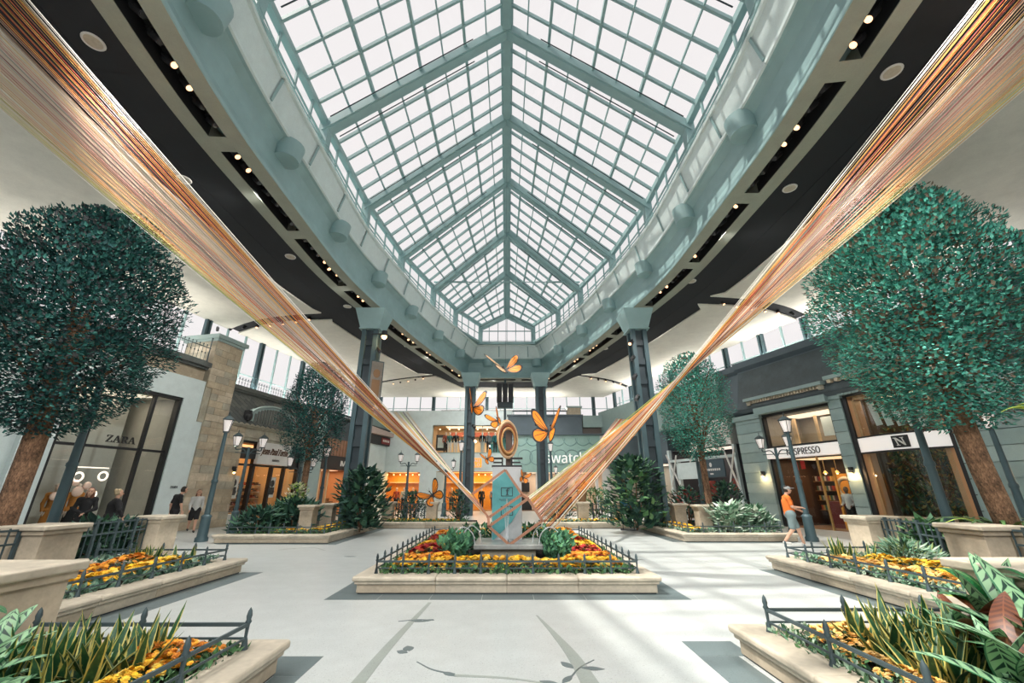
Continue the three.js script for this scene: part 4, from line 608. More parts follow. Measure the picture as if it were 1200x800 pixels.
{ // centre
  let t = PL.c = thing('planter', 'square limestone planter holding the fountain and ringed threads sculpture', 'planter');
  kerb(t, [[-2.42, -8.06], [2.42, -8.06], [2.42, -14.4], [-2.42, -14.4]], true); soilBed(t, [[-2.35, -8.1], [2.35, -8.1], [2.35, -14.3], [-2.35, -14.3]]);
  edging('low iron edging with finials around the fountain planter', [[-2.3, -8.16], [2.3, -8.16], [2.3, -14.3], [-2.3, -14.3], [-2.3, -8.16]], 0.27, 0.46, 0.95);
  t = PL.sl = thing('planter', 'long kerbed flower bed before the white storefront', 'planter');
  kerb(t, [[-9.0, -9.72], [-5.78, -9.72], [-5.78, -4.4]], false); soilBed(t, [[-10.6, -9.65], [-5.85, -9.65], [-5.85, -4.3], [-10.6, -4.3]]);
  edging('iron edging along the flower bed before the white storefront', [[-8.6, -9.6], [-5.9, -9.6], [-5.9, -4.6]], 0.27, 0.62);
  t = PL.sr = thing('planter', 'long kerbed flower bed before the coffee shop bay', 'planter');
  kerb(t, [[9.4, -10.1], [6.0, -10.1], [6.0, -4.6]], false); soilBed(t, [[10.6, -10.0], [6.1, -10.0], [6.1, -4.5], [10.6, -4.5]]);
  edging('iron edging along the flower bed before the coffee shop bay', [[9.0, -9.98], [6.12, -9.98], [6.12, -4.9]], 0.27, 0.62);
  t = PL.nl = thing('planter', 'kerbed corner planter with variegated sword leaves by the largest buff pilaster', 'planter');
  kerb(t, [[-4.3, -4.6], [-2.32, -4.6], [-2.32, 0.6]], false); soilBed(t, [[-5.2, -4.55], [-2.36, -4.55], [-2.36, 0.5], [-5.2, 0.5]]);
  edging('iron edging with finials around the sword leaf corner planter', [[-4.4, -4.5], [-2.42, -4.5], [-2.42, 0.3]], 0.27, 0.85, 1.0);
  t = PL.nr = thing('planter', 'kerbed corner planter with feathered maroon leaves by the wide capped pilaster', 'planter');
  kerb(t, [[5.4, -5.1], [2.62, -5.1], [2.62, 0.6]], false); soilBed(t, [[5.6, -5.05], [2.66, -5.05], [2.66, 0.5], [5.6, 0.5]]);
  edging('iron edging with finials around the feathered leaf corner planter', [[5.2, -5.0], [2.72, -5.0], [2.72, 0.3]], 0.27, 0.85, 1.0);
  t = PL.rl = thing('planter', 'angled kerbed bed before the shoe shop with leafy shrubs', 'planter');
  kerb(t, [[-9.5, -15.0], [-6.0, -15.0], [-6.0, -20.5], [-1.5, -20.5]], false); soilBed(t, [[-9.6, -15.1], [-6.1, -15.1], [-6.1, -20.6], [-1.5, -20.6], [-1.5, -22.6], [-9.6, -22.6]]);
  edging('iron edging along the bed before the shoe shop', [[-9.4, -15.15], [-6.15, -15.15], [-6.15, -20.3]], 0.27, 0.5);
  t = PL.rr = thing('planter', 'angled kerbed bed beside the blue notice with white-leaved plants', 'planter');
  kerb(t, [[9.7, -15.4], [6.12, -15.4], [6.12, -20.5], [1.6, -20.5]], false); soilBed(t, [[9.8, -15.5], [6.2, -15.5], [6.2, -20.6], [1.6, -20.6], [1.6, -22.6], [9.8, -22.6]]);
  edging('iron edging along the bed beside the blue notice', [[9.5, -15.55], [6.27, -15.55], [6.27, -20.3]], 0.27, 0.5);
}
pilaster('largest buff pilaster with broad moulded cap beside the sword leaf planter', -4.98, -4.42, 1.0, 0.95);
pilaster('buff pilaster at the near end of the fence before the white storefront', -9.3, -9.05, 0.95, 1.0);
pilaster('buff pilaster beside the two women in black', -9.55, -12.2, 0.85, 1.0);
fence('iron fence between two buff pilasters before the white storefront', [-9.35, -9.5], [-9.5, -11.8], 0.1, 0.97);
fence('short iron fence meeting the near buff pilaster by the bark trunk', [-9.3, -6.2], [-9.3, -8.6], 0.1, 0.97);
pilaster('wide capped pilaster rising from the maroon leaf planter', 5.12, -4.38, 1.0, 0.98);
pilaster('pale pilaster behind the orange flowers, beside the orange-shirted walker', 9.75, -12.0, 0.85, 1.0);
pilaster('pale pilaster between two iron fences under the sunlit tree', 9.12, -8.65, 0.9, 1.03);
fence('iron fence between two pale pilasters before the coffee shop', [9.72, -11.6], [9.15, -9.1], 0.1, 0.98);
fence('short iron fence right of the sunlit tree trunk', [9.2, -8.2], [9.5, -5.9], 0.1, 1.0);
for (const [x, z, l] of [[-7.5, -16.8, 'small buff pilaster among dark leaves before the shoe shop'], [-7.6, -18.9, 'small buff pilaster behind the yellow flower strip, second from the shoe shop shrubs'], [-7.3, -20.9, 'small buff pilaster beside the great dark shrub'], [-5.7, -21.3, 'small buff pilaster beyond the great dark shrub, with iron fence'], [-3.6, -21.3, 'small buff pilaster under the resting butterfly'], [3.65, -21.3, 'small buff pilaster carrying an orange flower pot'], [5.35, -21.3, 'small buff pilaster hidden partly by the blue notice'], [7.35, -20.6, 'small buff pilaster beside the glossy green shrub'], [7.2, -18.6, 'small buff pilaster before the kiosk struts'], [7.5, -17.0, 'small buff pilaster at the foot of the slim far tree']]) pilaster(l, x, z, 0.62, 1.12);
fence('iron fence between pilasters below the orange-lit windows', [-5.35, -21.3], [-3.95, -21.3], 0.1, 1.05, 0.14);
fence('iron fence between pilasters below the watch shop', [4.0, -21.3], [5.0, -21.3], 0.1, 1.05, 0.14);

// ---------- leaves and flowers
function blade(L, W, bend = 0.3, fold = 0.15, n = 6, tip = 1.4) {       // leaf along +y bending towards +z; uv across / along
  const pos = [], uv = [], ix = []; let y = 0, z = 0, a = 0; const ds = L / n;
  for (let i = 0; i <= n; i++) { const t = i / n, w = W * Math.pow(Math.sin(PI * Math.min(1, 0.12 + 0.88 * t) ** (1 / tip) * 0.999), 0.8) * (t > 0.98 ? 0.05 : 1) / 2 + 0.001;
    for (const k of [-1, 0, 1]) { pos.push(k * w, y + 0, z + Math.abs(k) * fold * w); uv.push((k + 1) / 2, t); }
    a += bend / n; y += Math.cos(a) * ds; z += Math.sin(a) * ds; }
  for (let i = 0; i < n; i++) for (let k = 0; k < 2; k++) { const p = i * 3 + k; ix.push(p, p + 1, p + 4, p, p + 4, p + 3); }
  const g = new THREE.BufferGeometry(); g.setAttribute('position', new THREE.Float32BufferAttribute(pos, 3)); g.setAttribute('uv', new THREE.Float32BufferAttribute(uv, 2)); g.setIndex(ix); g.computeVertexNormals(); g.userData.ready = true; return g;
}
const leafT = (f) => { const t = dtex(128, f, 1); t.repeat.set(1, 1); t.wrapS = t.wrapT = THREE.ClampToEdgeWrapping; return t; };
const swordT = leafT((x, y, i) => { const u = Math.abs(x / 127 - 0.5) * 2, n = N2[(y * 2 % 256) * 256 + x]; return u > 0.72 ? [0.80, 0.76, 0.42] : (u > 0.62 && n > 0.5) ? [0.6, 0.62, 0.3] : n > 0.55 ? [0.22, 0.40, 0.24] : [0.14, 0.32, 0.20]; });
const featherT = leafT((x, y) => { const u = Math.abs(x / 127 - 0.5) * 2, v = ((y / 127 * 7 + u * 0.7) % 1), rim = u > 0.86; return rim ? [0.16, 0.42, 0.28] : (v < 0.62 * (1 - u * 1.15) && u > 0.05) ? [0.06, 0.22, 0.17] : [0.55, 0.72, 0.55]; });
const maroonT = leafT((x, y) => { const u = Math.abs(x / 127 - 0.5) * 2, v = ((y / 127 * 12 + u * 0.9) % 1); return u < 0.06 ? [0.5, 0.28, 0.15] : v < 0.5 ? [0.34, 0.16, 0.08] : [0.45, 0.24, 0.12]; });
const cannaT = leafT((x, y) => { const u = Math.abs(x / 127 - 0.5) * 2, v = ((y / 127 * 16 + u * 1.2) % 1); return u < 0.05 ? [0.5, 0.62, 0.4] : v < 0.3 ? [0.09, 0.34, 0.18] : [0.12, 0.42, 0.22]; });
const LM = (k, t, o = {}) => mat(k, '#ffffff', { map: t, roughness: 0.45, transmission: 0.18, thickness: 0, ...o });
const lm = { sword: LM('sword leaf', swordT), feather: LM('feather leaf', featherT), maroon: LM('maroon leaf', maroonT), canna: LM('canna leaf', cannaT), lime: mat('lime leaf', [0.30, 0.42, 0.06], { roughness: 0.5 }), tint: mat('leaf tint', [1, 1, 1], { roughness: 0.78 }), petal: mat('petal tint', [1, 1, 1], { roughness: 0.8 }), grassy: mat('strap leaf', [0.10, 0.22, 0.07], { roughness: 0.5 }) };
const swordG = [blade(0.52, 0.11, 0.3, 0.45), blade(0.46, 0.12, 0.55, 0.4), blade(0.6, 0.1, 0.15, 0.5), blade(0.4, 0.1, 1.0, 0.4)];
function sword(label, x, z, s = 1, n = 11, group) { const t = thing('sword_leaf_plant', label, 'plant', [x, 0.2, z], rr(0, 6), group); for (let i = 0; i < n; i++) { const o = mesh('leaf', pick(swordG), lm.sword, t); const a = i / n * 6.28 + rr(-0.3, 0.3); o.position.set(Math.sin(a) * 0.04, 0, Math.cos(a) * 0.04); o.rotation.set(rr(0.05, 0.5), a, 0, 'YXZ'); o.scale.setScalar(s * rr(0.75, 1.15)); } return t; }
// small leaves for masses
const leaf4 = (l, w) => { const g = new THREE.BufferGeometry(); g.setAttribute('position', new THREE.Float32BufferAttribute([0, 0, 0, w / 2, l * 0.45, l * 0.1, 0, l * 0.5, -l * 0.04, 0, 0, 0, 0, l * 0.5, -l * 0.04, -w / 2, l * 0.45, l * 0.1, 0, l * 0.5, -l * 0.04, w / 2, l * 0.45, l * 0.1, 0, l, l * 0.06, 0, l * 0.5, -l * 0.04, 0, l, l * 0.06, -w / 2, l * 0.45, l * 0.1], 3)); g.computeVertexNormals(); return g; };
const mum = (() => { const p = []; for (const [n, r, h, o] of [[9, 1, 0.15, 0], [7, 0.62, 0.42, 0.2]]) for (let i = 0; i < n; i++) { const a = i / n * 6.283 + o, d = 3.1416 / n * 0.95; const q = (ang, rad, y) => [Math.cos(ang) * rad, y, Math.sin(ang) * rad]; p.push(0, h * 0.8, 0, ...q(a - d, r * 0.75, h), ...q(a, r, h + 0.05), 0, h * 0.8, 0, ...q(a, r, h + 0.05), ...q(a + d, r * 0.75, h)); } const g = new THREE.BufferGeometry(); g.setAttribute('position', new THREE.Float32BufferAttribute(p, 3)); g.computeVertexNormals(); return g; })();
const YEL = [[0.86, 0.53, 0.02], [0.82, 0.46, 0.02], [0.88, 0.60, 0.05], [0.78, 0.40, 0.02], [0.88, 0.66, 0.14]], AMB = [[0.70, 0.25, 0.02], [0.80, 0.33, 0.02], [0.60, 0.20, 0.02], [0.85, 0.42, 0.03]], RED = [[0.35, 0.015, 0.02], [0.5, 0.03, 0.02], [0.26, 0.01, 0.02], [0.45, 0.06, 0.02]], PALE = [[0.85, 0.55, 0.18], [0.88, 0.62, 0.25], [0.8, 0.45, 0.1]];
const GRN = [[0.05, 0.14, 0.05], [0.08, 0.2, 0.07], [0.04, 0.11, 0.06], [0.12, 0.24, 0.1]], SIL = [[0.25, 0.38, 0.27], [0.12, 0.26, 0.16], [0.35, 0.45, 0.34], [0.07, 0.17, 0.1]], DKG = [[0.02, 0.07, 0.05], [0.03, 0.1, 0.06], [0.015, 0.05, 0.04], [0.05, 0.13, 0.07]];
const hn = (x, z) => { const i = ((Math.floor(x * 40) % 256) + 256) % 256, j = ((Math.floor(z * 40) % 256) + 256) % 256; return N2[j * 256 + i]; };
function flowers(label, regions, r = 0.045) {      // regions [x0,x1,z0,z1,h,palette,density]
  const t = thing('flower_bed', label, 'flowers'), F = [], L = [];
  for (const [x0, x1, z0, z1, h, pal, dens = 150] of regions) { const n = Math.round((x1 - x0) * (z1 - z0) * dens);
    const edge = (x, z) => Math.min(1, 0.45 + 3 * Math.min(x - x0, x1 - x, z - z0, z1 - z));
    for (let i = 0; i < n; i++) { const x = rr(x0, x1), z = rr(z0, z1), y = 0.22 + h * (0.75 + 0.5 * (hn(x, z) - 0.5)) * edge(x, z); F.push([TRS(x, y, z, rr(-0.5, 0.5), rr(0, 6), rr(-0.5, 0.5), r * rr(0.75, 1.25)), lin(...pick(pal)).multiplyScalar(rr(0.8, 1.1))]); }
    for (let i = 0; i < n * 0.7; i++) { const x = rr(x0, x1), z = rr(z0, z1), y = 0.2 + h * 0.7 * rnd() * edge(x, z); L.push([TRS(x, y, z, rr(-1.2, 1.2), rr(0, 6), rr(-1, 1), r * 22 * rr(0.8, 1.3) * 0.06), lin(...pick(GRN))]); } }
  t.userData.kind = 'stuff';
  inst('blossoms', mum, lm.petal, F, t); inst('leaves', leaf4(1, 0.6), lm.tint, L, t); return t;
}
function cover(label, regions, pal, l = 0.09, dens = 260, h = 0.14) { const t = thing('ground_cover', label, 'ground cover'), L = []; t.userData.kind = 'stuff'; for (const [x0, x1, z0, z1] of regions) { const n = Math.round((x1 - x0) * (z1 - z0) * dens); for (let i = 0; i < n; i++) L.push([TRS(rr(x0, x1), 0.2 + h * rnd(), rr(z0, z1), rr(-1.3, 1.3), rr(0, 6), rr(-0.6, 0.6), l * rr(0.7, 1.4)), lin(...pick(pal))]); } inst('leaves', leaf4(1, 0.65), lm.tint, L, t); return t; }
flowers('yellow, amber and red chrysanthemums massed round the fountain', [[-2.15, 2.15, -8.85, -8.3, 0.3, YEL, 260], [-2.15, -1.0, -9.3, -8.6, 0.34, AMB, 240], [1.1, 2.15, -9.4, -8.6, 0.34, AMB, 240], [-2.1, -1.35, -10.2, -9.3, 0.36, RED, 220], [1.35, 2.1, -10.2, -9.3, 0.36, RED, 220], [-2.15, -1.4, -11.2, -10.2, 0.36, YEL, 220], [1.4, 2.15, -11.2, -10.2, 0.36, YEL, 220], [-2.1, -1.2, -12.1, -11.2, 0.38, RED, 220], [1.2, 2.1, -12.1, -11.2, 0.38, RED, 220], [-2.1, -1.2, -13.9, -12.1, 0.4, AMB, 200], [1.2, 2.1, -13.9, -12.1, 0.4, AMB, 200], [-1.2, 1.2, -13.9, -13.0, 0.45, YEL, 200]], 0.052);
cover('low green leaves edging the fountain planter', [[-2.25, 2.25, -8.36, -8.1], [-2.27, -2.1, -14, -8.2], [2.1, 2.27, -14, -8.2]], GRN, 0.09, 420);
cover('feathery green plants beside the fountain basin', [[-1.4, -0.85, -10.9, -9.3], [0.85, 1.4, -10.9, -9.3], [-1.2, 1.2, -12.9, -12.2]], [[0.06, 0.2, 0.1], [0.1, 0.28, 0.13], [0.04, 0.14, 0.08]], 0.14, 420, 0.5);
flowers('golden chrysanthemum strip before the white storefront', [[-6.75, -6.15, -9.2, -4.6, 0.26, YEL, 230], [-7.3, -6.75, -9.0, -5.0, 0.34, AMB, 180]], 0.05);
cover('silver green edging leaves before the white storefront', [[-6.15, -5.95, -9.5, -4.6], [-8.4, -6.2, -9.5, -9.25]], [[0.06, 0.14, 0.1], [0.1, 0.2, 0.14], [0.2, 0.3, 0.22]], 0.1, 420);
flowers('pale orange chrysanthemum strip before the coffee shop bay', [[6.45, 7.1, -9.6, -4.7, 0.24, PALE, 230], [7.1, 7.7, -9.3, -5.4, 0.32, YEL, 180]], 0.05);
cover('pale green edging leaves before the coffee shop bay', [[6.18, 6.45, -9.9, -4.7], [6.4, 8.8, -9.9, -9.65]], SIL, 0.1, 420);
flowers('golden chrysanthemums among the variegated sword leaves', [[-3.05, -2.7, -4.35, -2.6, 0.2, YEL, 800], [-3.25, -2.55, -4.42, -3.95, 0.3, AMB, 800], [-4.3, -3.75, -4.4, -4.1, 0.2, AMB, 600]], 0.03);
cover('small green leaves along the sword leaf planter rim', [[-2.74, -2.4, -4.5, -2.0], [-4.3, -2.4, -4.55, -4.35]], GRN, 0.06, 700, 0.12);
flowers('pale gold chrysanthemums beside the feathered leaves', [[2.95, 3.5, -4.88, -4.35, 0.3, PALE, 800], [2.95, 3.3, -4.4, -2.6, 0.18, PALE, 800], [3.5, 4.2, -4.88, -4.6, 0.26, AMB, 600]], 0.03);
cover('mixed green and silvery leaves along the feathered leaf planter rim', [[2.7, 3.0, -5.0, -2.0], [2.7, 4.4, -5.02, -4.82]], [...SIL, ...GRN], 0.06, 700, 0.12);
flowers('yellow chrysanthemum strip before the shoe shop', [[-6.9, -6.3, -20.2, -15.4, 0.25, YEL, 170], [-8.0, -6.9, -15.7, -15.35, 0.22, YEL, 170], [-5.8, -2.2, -21.1, -20.75, 0.22, YEL, 150]], 0.06);
flowers('yellow chrysanthemum strip beside the blue notice', [[6.4, 7.0, -20.2, -15.8, 0.25, YEL, 170], [2.4, 5.8, -21.1, -20.75, 0.22, YEL, 150]], 0.06);
cover('green edging leaves before the shoe shop', [[-6.32, -6.16, -20.3, -15.2], [-9.3, -6.2, -15.4, -15.18], [-6, -1.8, -20.78, -20.62]], GRN, 0.11, 300);
cover('green edging leaves beside the blue notice', [[6.25, 6.42, -20.3, -15.6], [6.3, 9.4, -15.8, -15.58], [2, 6, -20.78, -20.62]], SIL, 0.11, 300);

// shrubs: a stem and a mass of leaves
function shrub(label, x, z, R, H, n, l, w, pal, y0 = 0.2) { const t = thing('shrub', label, 'shrub', [x, y0, z]), L = [];
  for (let i = 0; i < n; i++) { const a = rr(0, 6.283), v = rnd(), q = Math.cbrt(rnd()), h = H * v, rad = R * q * Math.sqrt(Math.max(0.05, 1 - (2 * v - 0.75) ** 2 / 1.6)) * (0.8 + 0.3 * Math.sin(a * 3 + v * 6 + x)); L.push([TRS(Math.sin(a) * rad, h, Math.cos(a) * rad, rr(0.3, 1.7), a, rr(-0.6, 0.6), l * rr(0.6, 1.2)), lin(...pick(pal)).multiplyScalar(rr(0.8, 1.25))]); }
  for (let k = 0; k < 5; k++) { const a = k * 1.3; mesh('stem', rod(V(0, -0.1, 0), V(Math.sin(a) * R * 0.4, H * 0.7, Math.cos(a) * R * 0.4), 0.03, 5, 0.012), m.bark, t); }
  inst('foliage', leaf4(1, w), lm.tint, L, t); return t; }
shrub('great dark broad-leaved shrub in front of the picture-panel column', -5.8, -17.7, 1.0, 2.25, 800, 0.38, 0.62, DKG);
shrub('great glossy green shrub behind the blue notice', 5.35, -18.4, 1.3, 2.7, 1000, 0.38, 0.62, [...GRN, ...DKG, ...DKG]);
shrub('low dark leafy shrub at the kerb corner before the shoe shop', -8.8, -15.9, 0.85, 0.75, 380, 0.34, 0.5, DKG);
shrub('dark leafy shrub with broad leaves below the shoe shop poster', -8.2, -17.2, 0.95, 1.0, 380, 0.36, 0.5, DKG);
shrub('dark leafy shrub below the round white flower head', -9.0, -18.6, 1.0, 1.1, 380, 0.36, 0.5, DKG);
shrub('white and green leaved shrub below the kiosk sign', 8.3, -16.5, 0.8, 0.9, 360, 0.36, 0.5, [...SIL, [0.5, 0.58, 0.5]]);
shrub('pale broad-leaved shrub at the kerb end before the cladding pier', 9.2, -16.6, 0.7, 0.75, 300, 0.36, 0.5, [...SIL, [0.55, 0.6, 0.52]]);
shrub('dark hedge shrub before the kiosk doorway', 9.6, -19.2, 1.0, 1.7, 420, 0.26, 0.5, DKG);
shrub('dark hedge shrub with red fruits beside the far tree trunk', 8.0, -19.6, 0.9, 1.5, 380, 0.26, 0.5, [...DKG, [0.2, 0.03, 0.02]]);
shrub('leafy plant behind the fence near the women in black', -10.0, -10.9, 0.5, 0.9, 300, 0.3, 0.7, [...DKG, ...DKG, [0.1, 0.2, 0.13]], 0.02);
shrub('leafy plant pressed against the fence before the white storefront', -9.95, -11.6, 0.4, 0.85, 240, 0.28, 0.7, [...DKG, [0.1, 0.2, 0.13]], 0.02);
shrub('leafy plant behind the iron fence before the coffee shop', 9.85, -10.5, 0.45, 0.9, 300, 0.3, 0.7, [...GRN, [0.15, 0.32, 0.18]], 0.02);
shrub('grassy clump before the iron fence of the coffee shop side', 8.35, -9.6, 0.5, 0.38, 420, 0.24, 0.16, [...SIL, [0.25, 0.32, 0.12]]);
shrub('leafy plant at the foot of the sunlit tree', 9.95, -7.4, 0.5, 0.95, 260, 0.32, 0.6, GRN);
shrub('mixed shrub row behind the yellow strip below the watch shop', 4.4, -22.0, 0.95, 1.5, 420, 0.25, 0.35, [...GRN, [0.25, 0.3, 0.15]]);
shrub('mixed shrub row behind the fence below the orange-lit windows', -4.7, -22.0, 0.95, 1.3, 420, 0.25, 0.35, DKG);
shrub('dark shrub by the far column left of the fountain', -2.4, -22.0, 0.7, 1.4, 300, 0.25, 0.4, DKG);
shrub('dark shrub by the far column right of the fountain', 2.6, -22.0, 0.7, 1.3, 300, 0.25, 0.4, DKG);
shrub('round topiary flower head of white and lime blooms on a stem', -8.6, -17.9, 0.42, 0.75, 260, 0.16, 0.8, [[0.6, 0.62, 0.4], [0.3, 0.45, 0.1], [0.75, 0.72, 0.6], [0.05, 0.12, 0.05]], 1.15);
for (let i = 0; i < 7; i++) sword('short sword leaf plant at the far end of the golden strip before the white storefront', -7.0 + rr(-0.5, 0.5), -9.3 + rr(-0.2, 0.35), 0.75, 8, 'sword plants at the strip end by the white storefront');
for (let i = 0; i < 6; i++) sword('short sword leaf plant at the far end of the orange strip before the coffee shop', 7.5 + rr(-0.6, 0.6), -9.75 + rr(-0.1, 0.3), 0.8, 8, 'sword plants at the strip end by the coffee shop');
for (let i = 0; i < 17; i++) sword('yellow-edged sword leaf plant clustered in the corner planter by the largest pilaster', -3.8 + (i % 6) * 0.165 + rr(-0.06, 0.06), -4.2 + Math.floor(i / 6) * 0.26 + rr(-0.1, 0.1), 0.8, 8, 'sword plants by the largest pilaster');
for (let i = 0; i < 18; i++) sword('yellow-edged sword leaf plant clustered beside the feathered maroon leaves', 3.3 + (i % 6) * 0.13 + rr(-0.06, 0.06), -4.6 + Math.floor(i / 6) * 0.33 + rr(-0.12, 0.12), 0.84, 9, 'sword plants by the feathered leaves');
// feathered, maroon and canna leaves in the corner planters: every leaf its own part
const featherG = [blade(0.55, 0.17, 0.9, 0.25, 8), blade(0.5, 0.15, 0.6, 0.25, 8)], maroonG = [blade(0.62, 0.2, 0.5, 0.25, 8)], cannaG = [blade(0.75, 0.3, 1.3, 0.3, 10), blade(0.6, 0.27, 1.7, 0.35, 10)];
function broad(name, label, x, y, z, specs) { const t = thing(name, label, 'plant', [x, y, z]); for (const [geo, mt, yaw, tilt, s, h = 0, dx = 0, dz = 0] of specs) { const o = mesh('leaf', geo, mt, t); o.position.set(dx, h, dz); o.rotation.set(tilt, yaw, 0, 'YXZ'); o.scale.setScalar(s); mesh('stalk', rod(V(0, 0, 0), V(dx, h, dz), 0.01, 5), lm.grassy, t); } return t; }
const many = (n, geos, mats, t0, t1, s0, s1, h0, h1) => Array.from({ length: n }, (_, i) => [pick(geos), pick(mats), i / n * 6.28 + rr(-0.3, 0.3), rr(t0, t1), rr(s0, s1), rr(h0, h1), rr(-0.1, 0.1), rr(-0.1, 0.1)]);
broad('canna_plant', 'broad glossy green canna leaves before the wide capped pilaster', 4.55, 0.25, -4.45, [[cannaG[0], lm.canna, -1.6, 0.5, 0.72, 0.3], [cannaG[1], lm.canna, -1.0, 0.8, 0.72, 0.26], [cannaG[1], lm.canna, 2.0, 0.4, 0.75, 0.4], [cannaG[1], lm.canna, 0.2, 0.6, 0.75, 0.36], [cannaG[1], lm.canna, 3.4, 0.2, 0.8, 0.45], [cannaG[0], lm.lime, -2.3, 0.5, 0.5, 0.3]]);
broad('canna_plant', 'upright dark green canna leaves rising at the edge of the maroon leaf planter', 4.7, 0.3, -4.0, [[cannaG[1], lm.canna, -2.0, 0.1, 0.8, 0.42], [cannaG[1], lm.canna, -1.2, 0.3, 0.75, 0.42], [cannaG[0], lm.canna, 2.6, 0.2, 0.7, 0.4], [cannaG[1], lm.canna, 0.9, 0.5, 0.8, 0.36], [cannaG[1], lm.canna, -2.8, 0.25, 0.75, 0.5]]);
let fi = 0; for (const [x, z, k, y] of [[4.05, -4.25, 9, 0.28], [3.75, -3.85, 10, 0.26], [4.2, -3.85, 9, 0.34], [3.6, -3.45, 9, 0.28], [3.95, -3.45, 8, 0.32], [4.4, -4.2, 9, 0.36], [3.4, -3.15, 9, 0.25]]) broad('feather_leaf_plant', 'silvery feather-patterned leaves with maroon undersides in the corner planter', x, y - 0.05, z, many(k + 3, [...featherG, ...featherG, ...maroonG], [lm.feather, lm.feather, lm.feather, lm.maroon], 0.2, 1.0, 0.8, 1.15, 0.05, 0.3)).userData.group = 'feather leaf plants by the wide pilaster';
for (const [x, z, k] of [[-3.95, -3.75, 9], [-3.65, -3.4, 9], [-4.15, -4.0, 8], [-3.4, -3.15, 8]]) broad('feather_leaf_plant', 'green feather-patterned leaves below the largest buff pilaster', x, 0.22, z, many(k + 3, featherG, [lm.feather, lm.feather, lm.canna], 0.4, 1.2, 0.75, 1.05, 0.03, 0.2)).userData.group = 'feather leaf plants by the largest pilaster';
broad('canna_plant', 'thin red and green leaf reaching across the largest buff pilaster', -4.25, 0.25, -3.75, [[maroonG[0], lm.maroon, 0.9, 0.7, 0.8, 0.45], [cannaG[0], lm.canna, 1.6, 0.9, 0.45, 0.5]]);
broad('strap_leaf_plant', 'arching strap leaves beside the sunlit tree trunk', 10.2, 0.3, -9.2, Array.from({ length: 16 }, (_, i) => [blade(1.5, 0.09, 1.8, 0.5, 8), i % 3 ? lm.grassy : lm.lime, i * 0.39, 0.3, 1, 0.3]));
broad('lime_leaf_plant', 'tall slender plant with bright lime leaves beside the sunlit tree', 9.15, 0.2, -7.0, [[cannaG[0], lm.lime, -1.9, 0.9, 0.75, 2.75], [cannaG[1], lm.lime, -1.2, 1.2, 0.7, 2.6], [cannaG[1], lm.lime, -2.4, 0.9, 0.6, 2.85], [cannaG[0], lm.canna, 0.3, 0.8, 0.7, 2.7], [cannaG[1], lm.lime, 1.6, 0.8, 0.8, 2.8], [cannaG[1], lm.lime, 2.9, 0.6, 0.7, 2.5]]);

// ---------- trees
function tree(label, x, z, trunkTop, cyy, rx, ry, n, ls, r0, pal, lean = 0) {
  const t = thing('tree', label, 'tree', [x, 0, z]);
  mesh('trunk', tube([V(-lean, 0, 0), V(-lean * 0.6, trunkTop * 0.35, 0.02), V(-lean * 0.2, trunkTop * 0.75, 0), V(0, trunkTop + 0.5, 0), V(0, cyy, 0)], r0, 20, 12), m.bark, t, true); { const u = t.children[0].geometry.attributes.uv; for (let i = 0; i < u.count; i++) u.setXY(i, u.getX(i) * cyy, u.getY(i) * 1.2); }
  for (let k = 0; k < 9; k++) { const a = k * 2.4, h = trunkTop + 0.2 + k * 0.25; mesh('branch', rod(V(0, h, 0), V(Math.sin(a) * rx * 0.75, h + ry * 0.6, Math.cos(a) * rx * 0.75), 0.06, 6, 0.015), m.bark, t); }
  const L = []; let made = 0, tries = 0; const ph = rr(0, 9);
  while (made < n && tries++ < n * 6) { const u = rr(-1, 1), a = rr(0, 6.283), q = Math.pow(rnd(), 0.22), s = Math.pow(1 - Math.pow(Math.abs(u), 2.5), 0.5);
    const lump = 1 + 0.09 * Math.sin(a * 3 + u * 4 + ph) + 0.06 * Math.sin(a * 7 - u * 9 + ph) + 0.05 * Math.sin(u * 14 + a * 2);
    const taper = u < 0 ? 1 : 1 - 0.12 * u; const px = s * Math.sin(a) * rx * q * lump * taper, py = u * ry * q * (u > 0 ? 0.98 : 1.0), pz = s * Math.cos(a) * rx * q * lump * taper;
    const cell = Math.sin(px * 3.1 + ph) * Math.sin(py * 2.7 + ph * 2) * Math.sin(pz * 3.3 - ph); if (q > 0.8 && cell < -0.45 && rnd() < 0.8) continue;
    L.push([TRS(px, cyy + py, pz, rr(0.2, 2.0) - u * 0.6, a, rr(-0.9, 0.9), ls * rr(0.7, 1.3)), lin(...pick(pal)).multiplyScalar(rr(0.75, 1.3))]); made++; }
  inst('foliage', leaf4(1, 0.62), lm.tint, L, t, 'dense mass of small glossy leaves'); return t;
}
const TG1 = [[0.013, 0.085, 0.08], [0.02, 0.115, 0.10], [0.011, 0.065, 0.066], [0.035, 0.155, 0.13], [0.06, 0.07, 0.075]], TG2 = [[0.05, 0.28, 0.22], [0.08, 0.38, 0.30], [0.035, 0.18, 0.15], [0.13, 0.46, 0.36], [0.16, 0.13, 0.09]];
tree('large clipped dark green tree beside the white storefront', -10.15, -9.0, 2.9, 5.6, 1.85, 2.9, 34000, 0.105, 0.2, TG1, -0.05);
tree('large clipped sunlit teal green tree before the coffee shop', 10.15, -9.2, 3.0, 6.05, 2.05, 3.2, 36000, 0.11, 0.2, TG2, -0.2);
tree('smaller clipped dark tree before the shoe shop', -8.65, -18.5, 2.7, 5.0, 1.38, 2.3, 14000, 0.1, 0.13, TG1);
tree('smaller clipped sunlit tree before the kiosk struts', 8.5, -18.5, 2.8, 5.3, 1.5, 2.5, 15000, 0.1, 0.13, TG2);
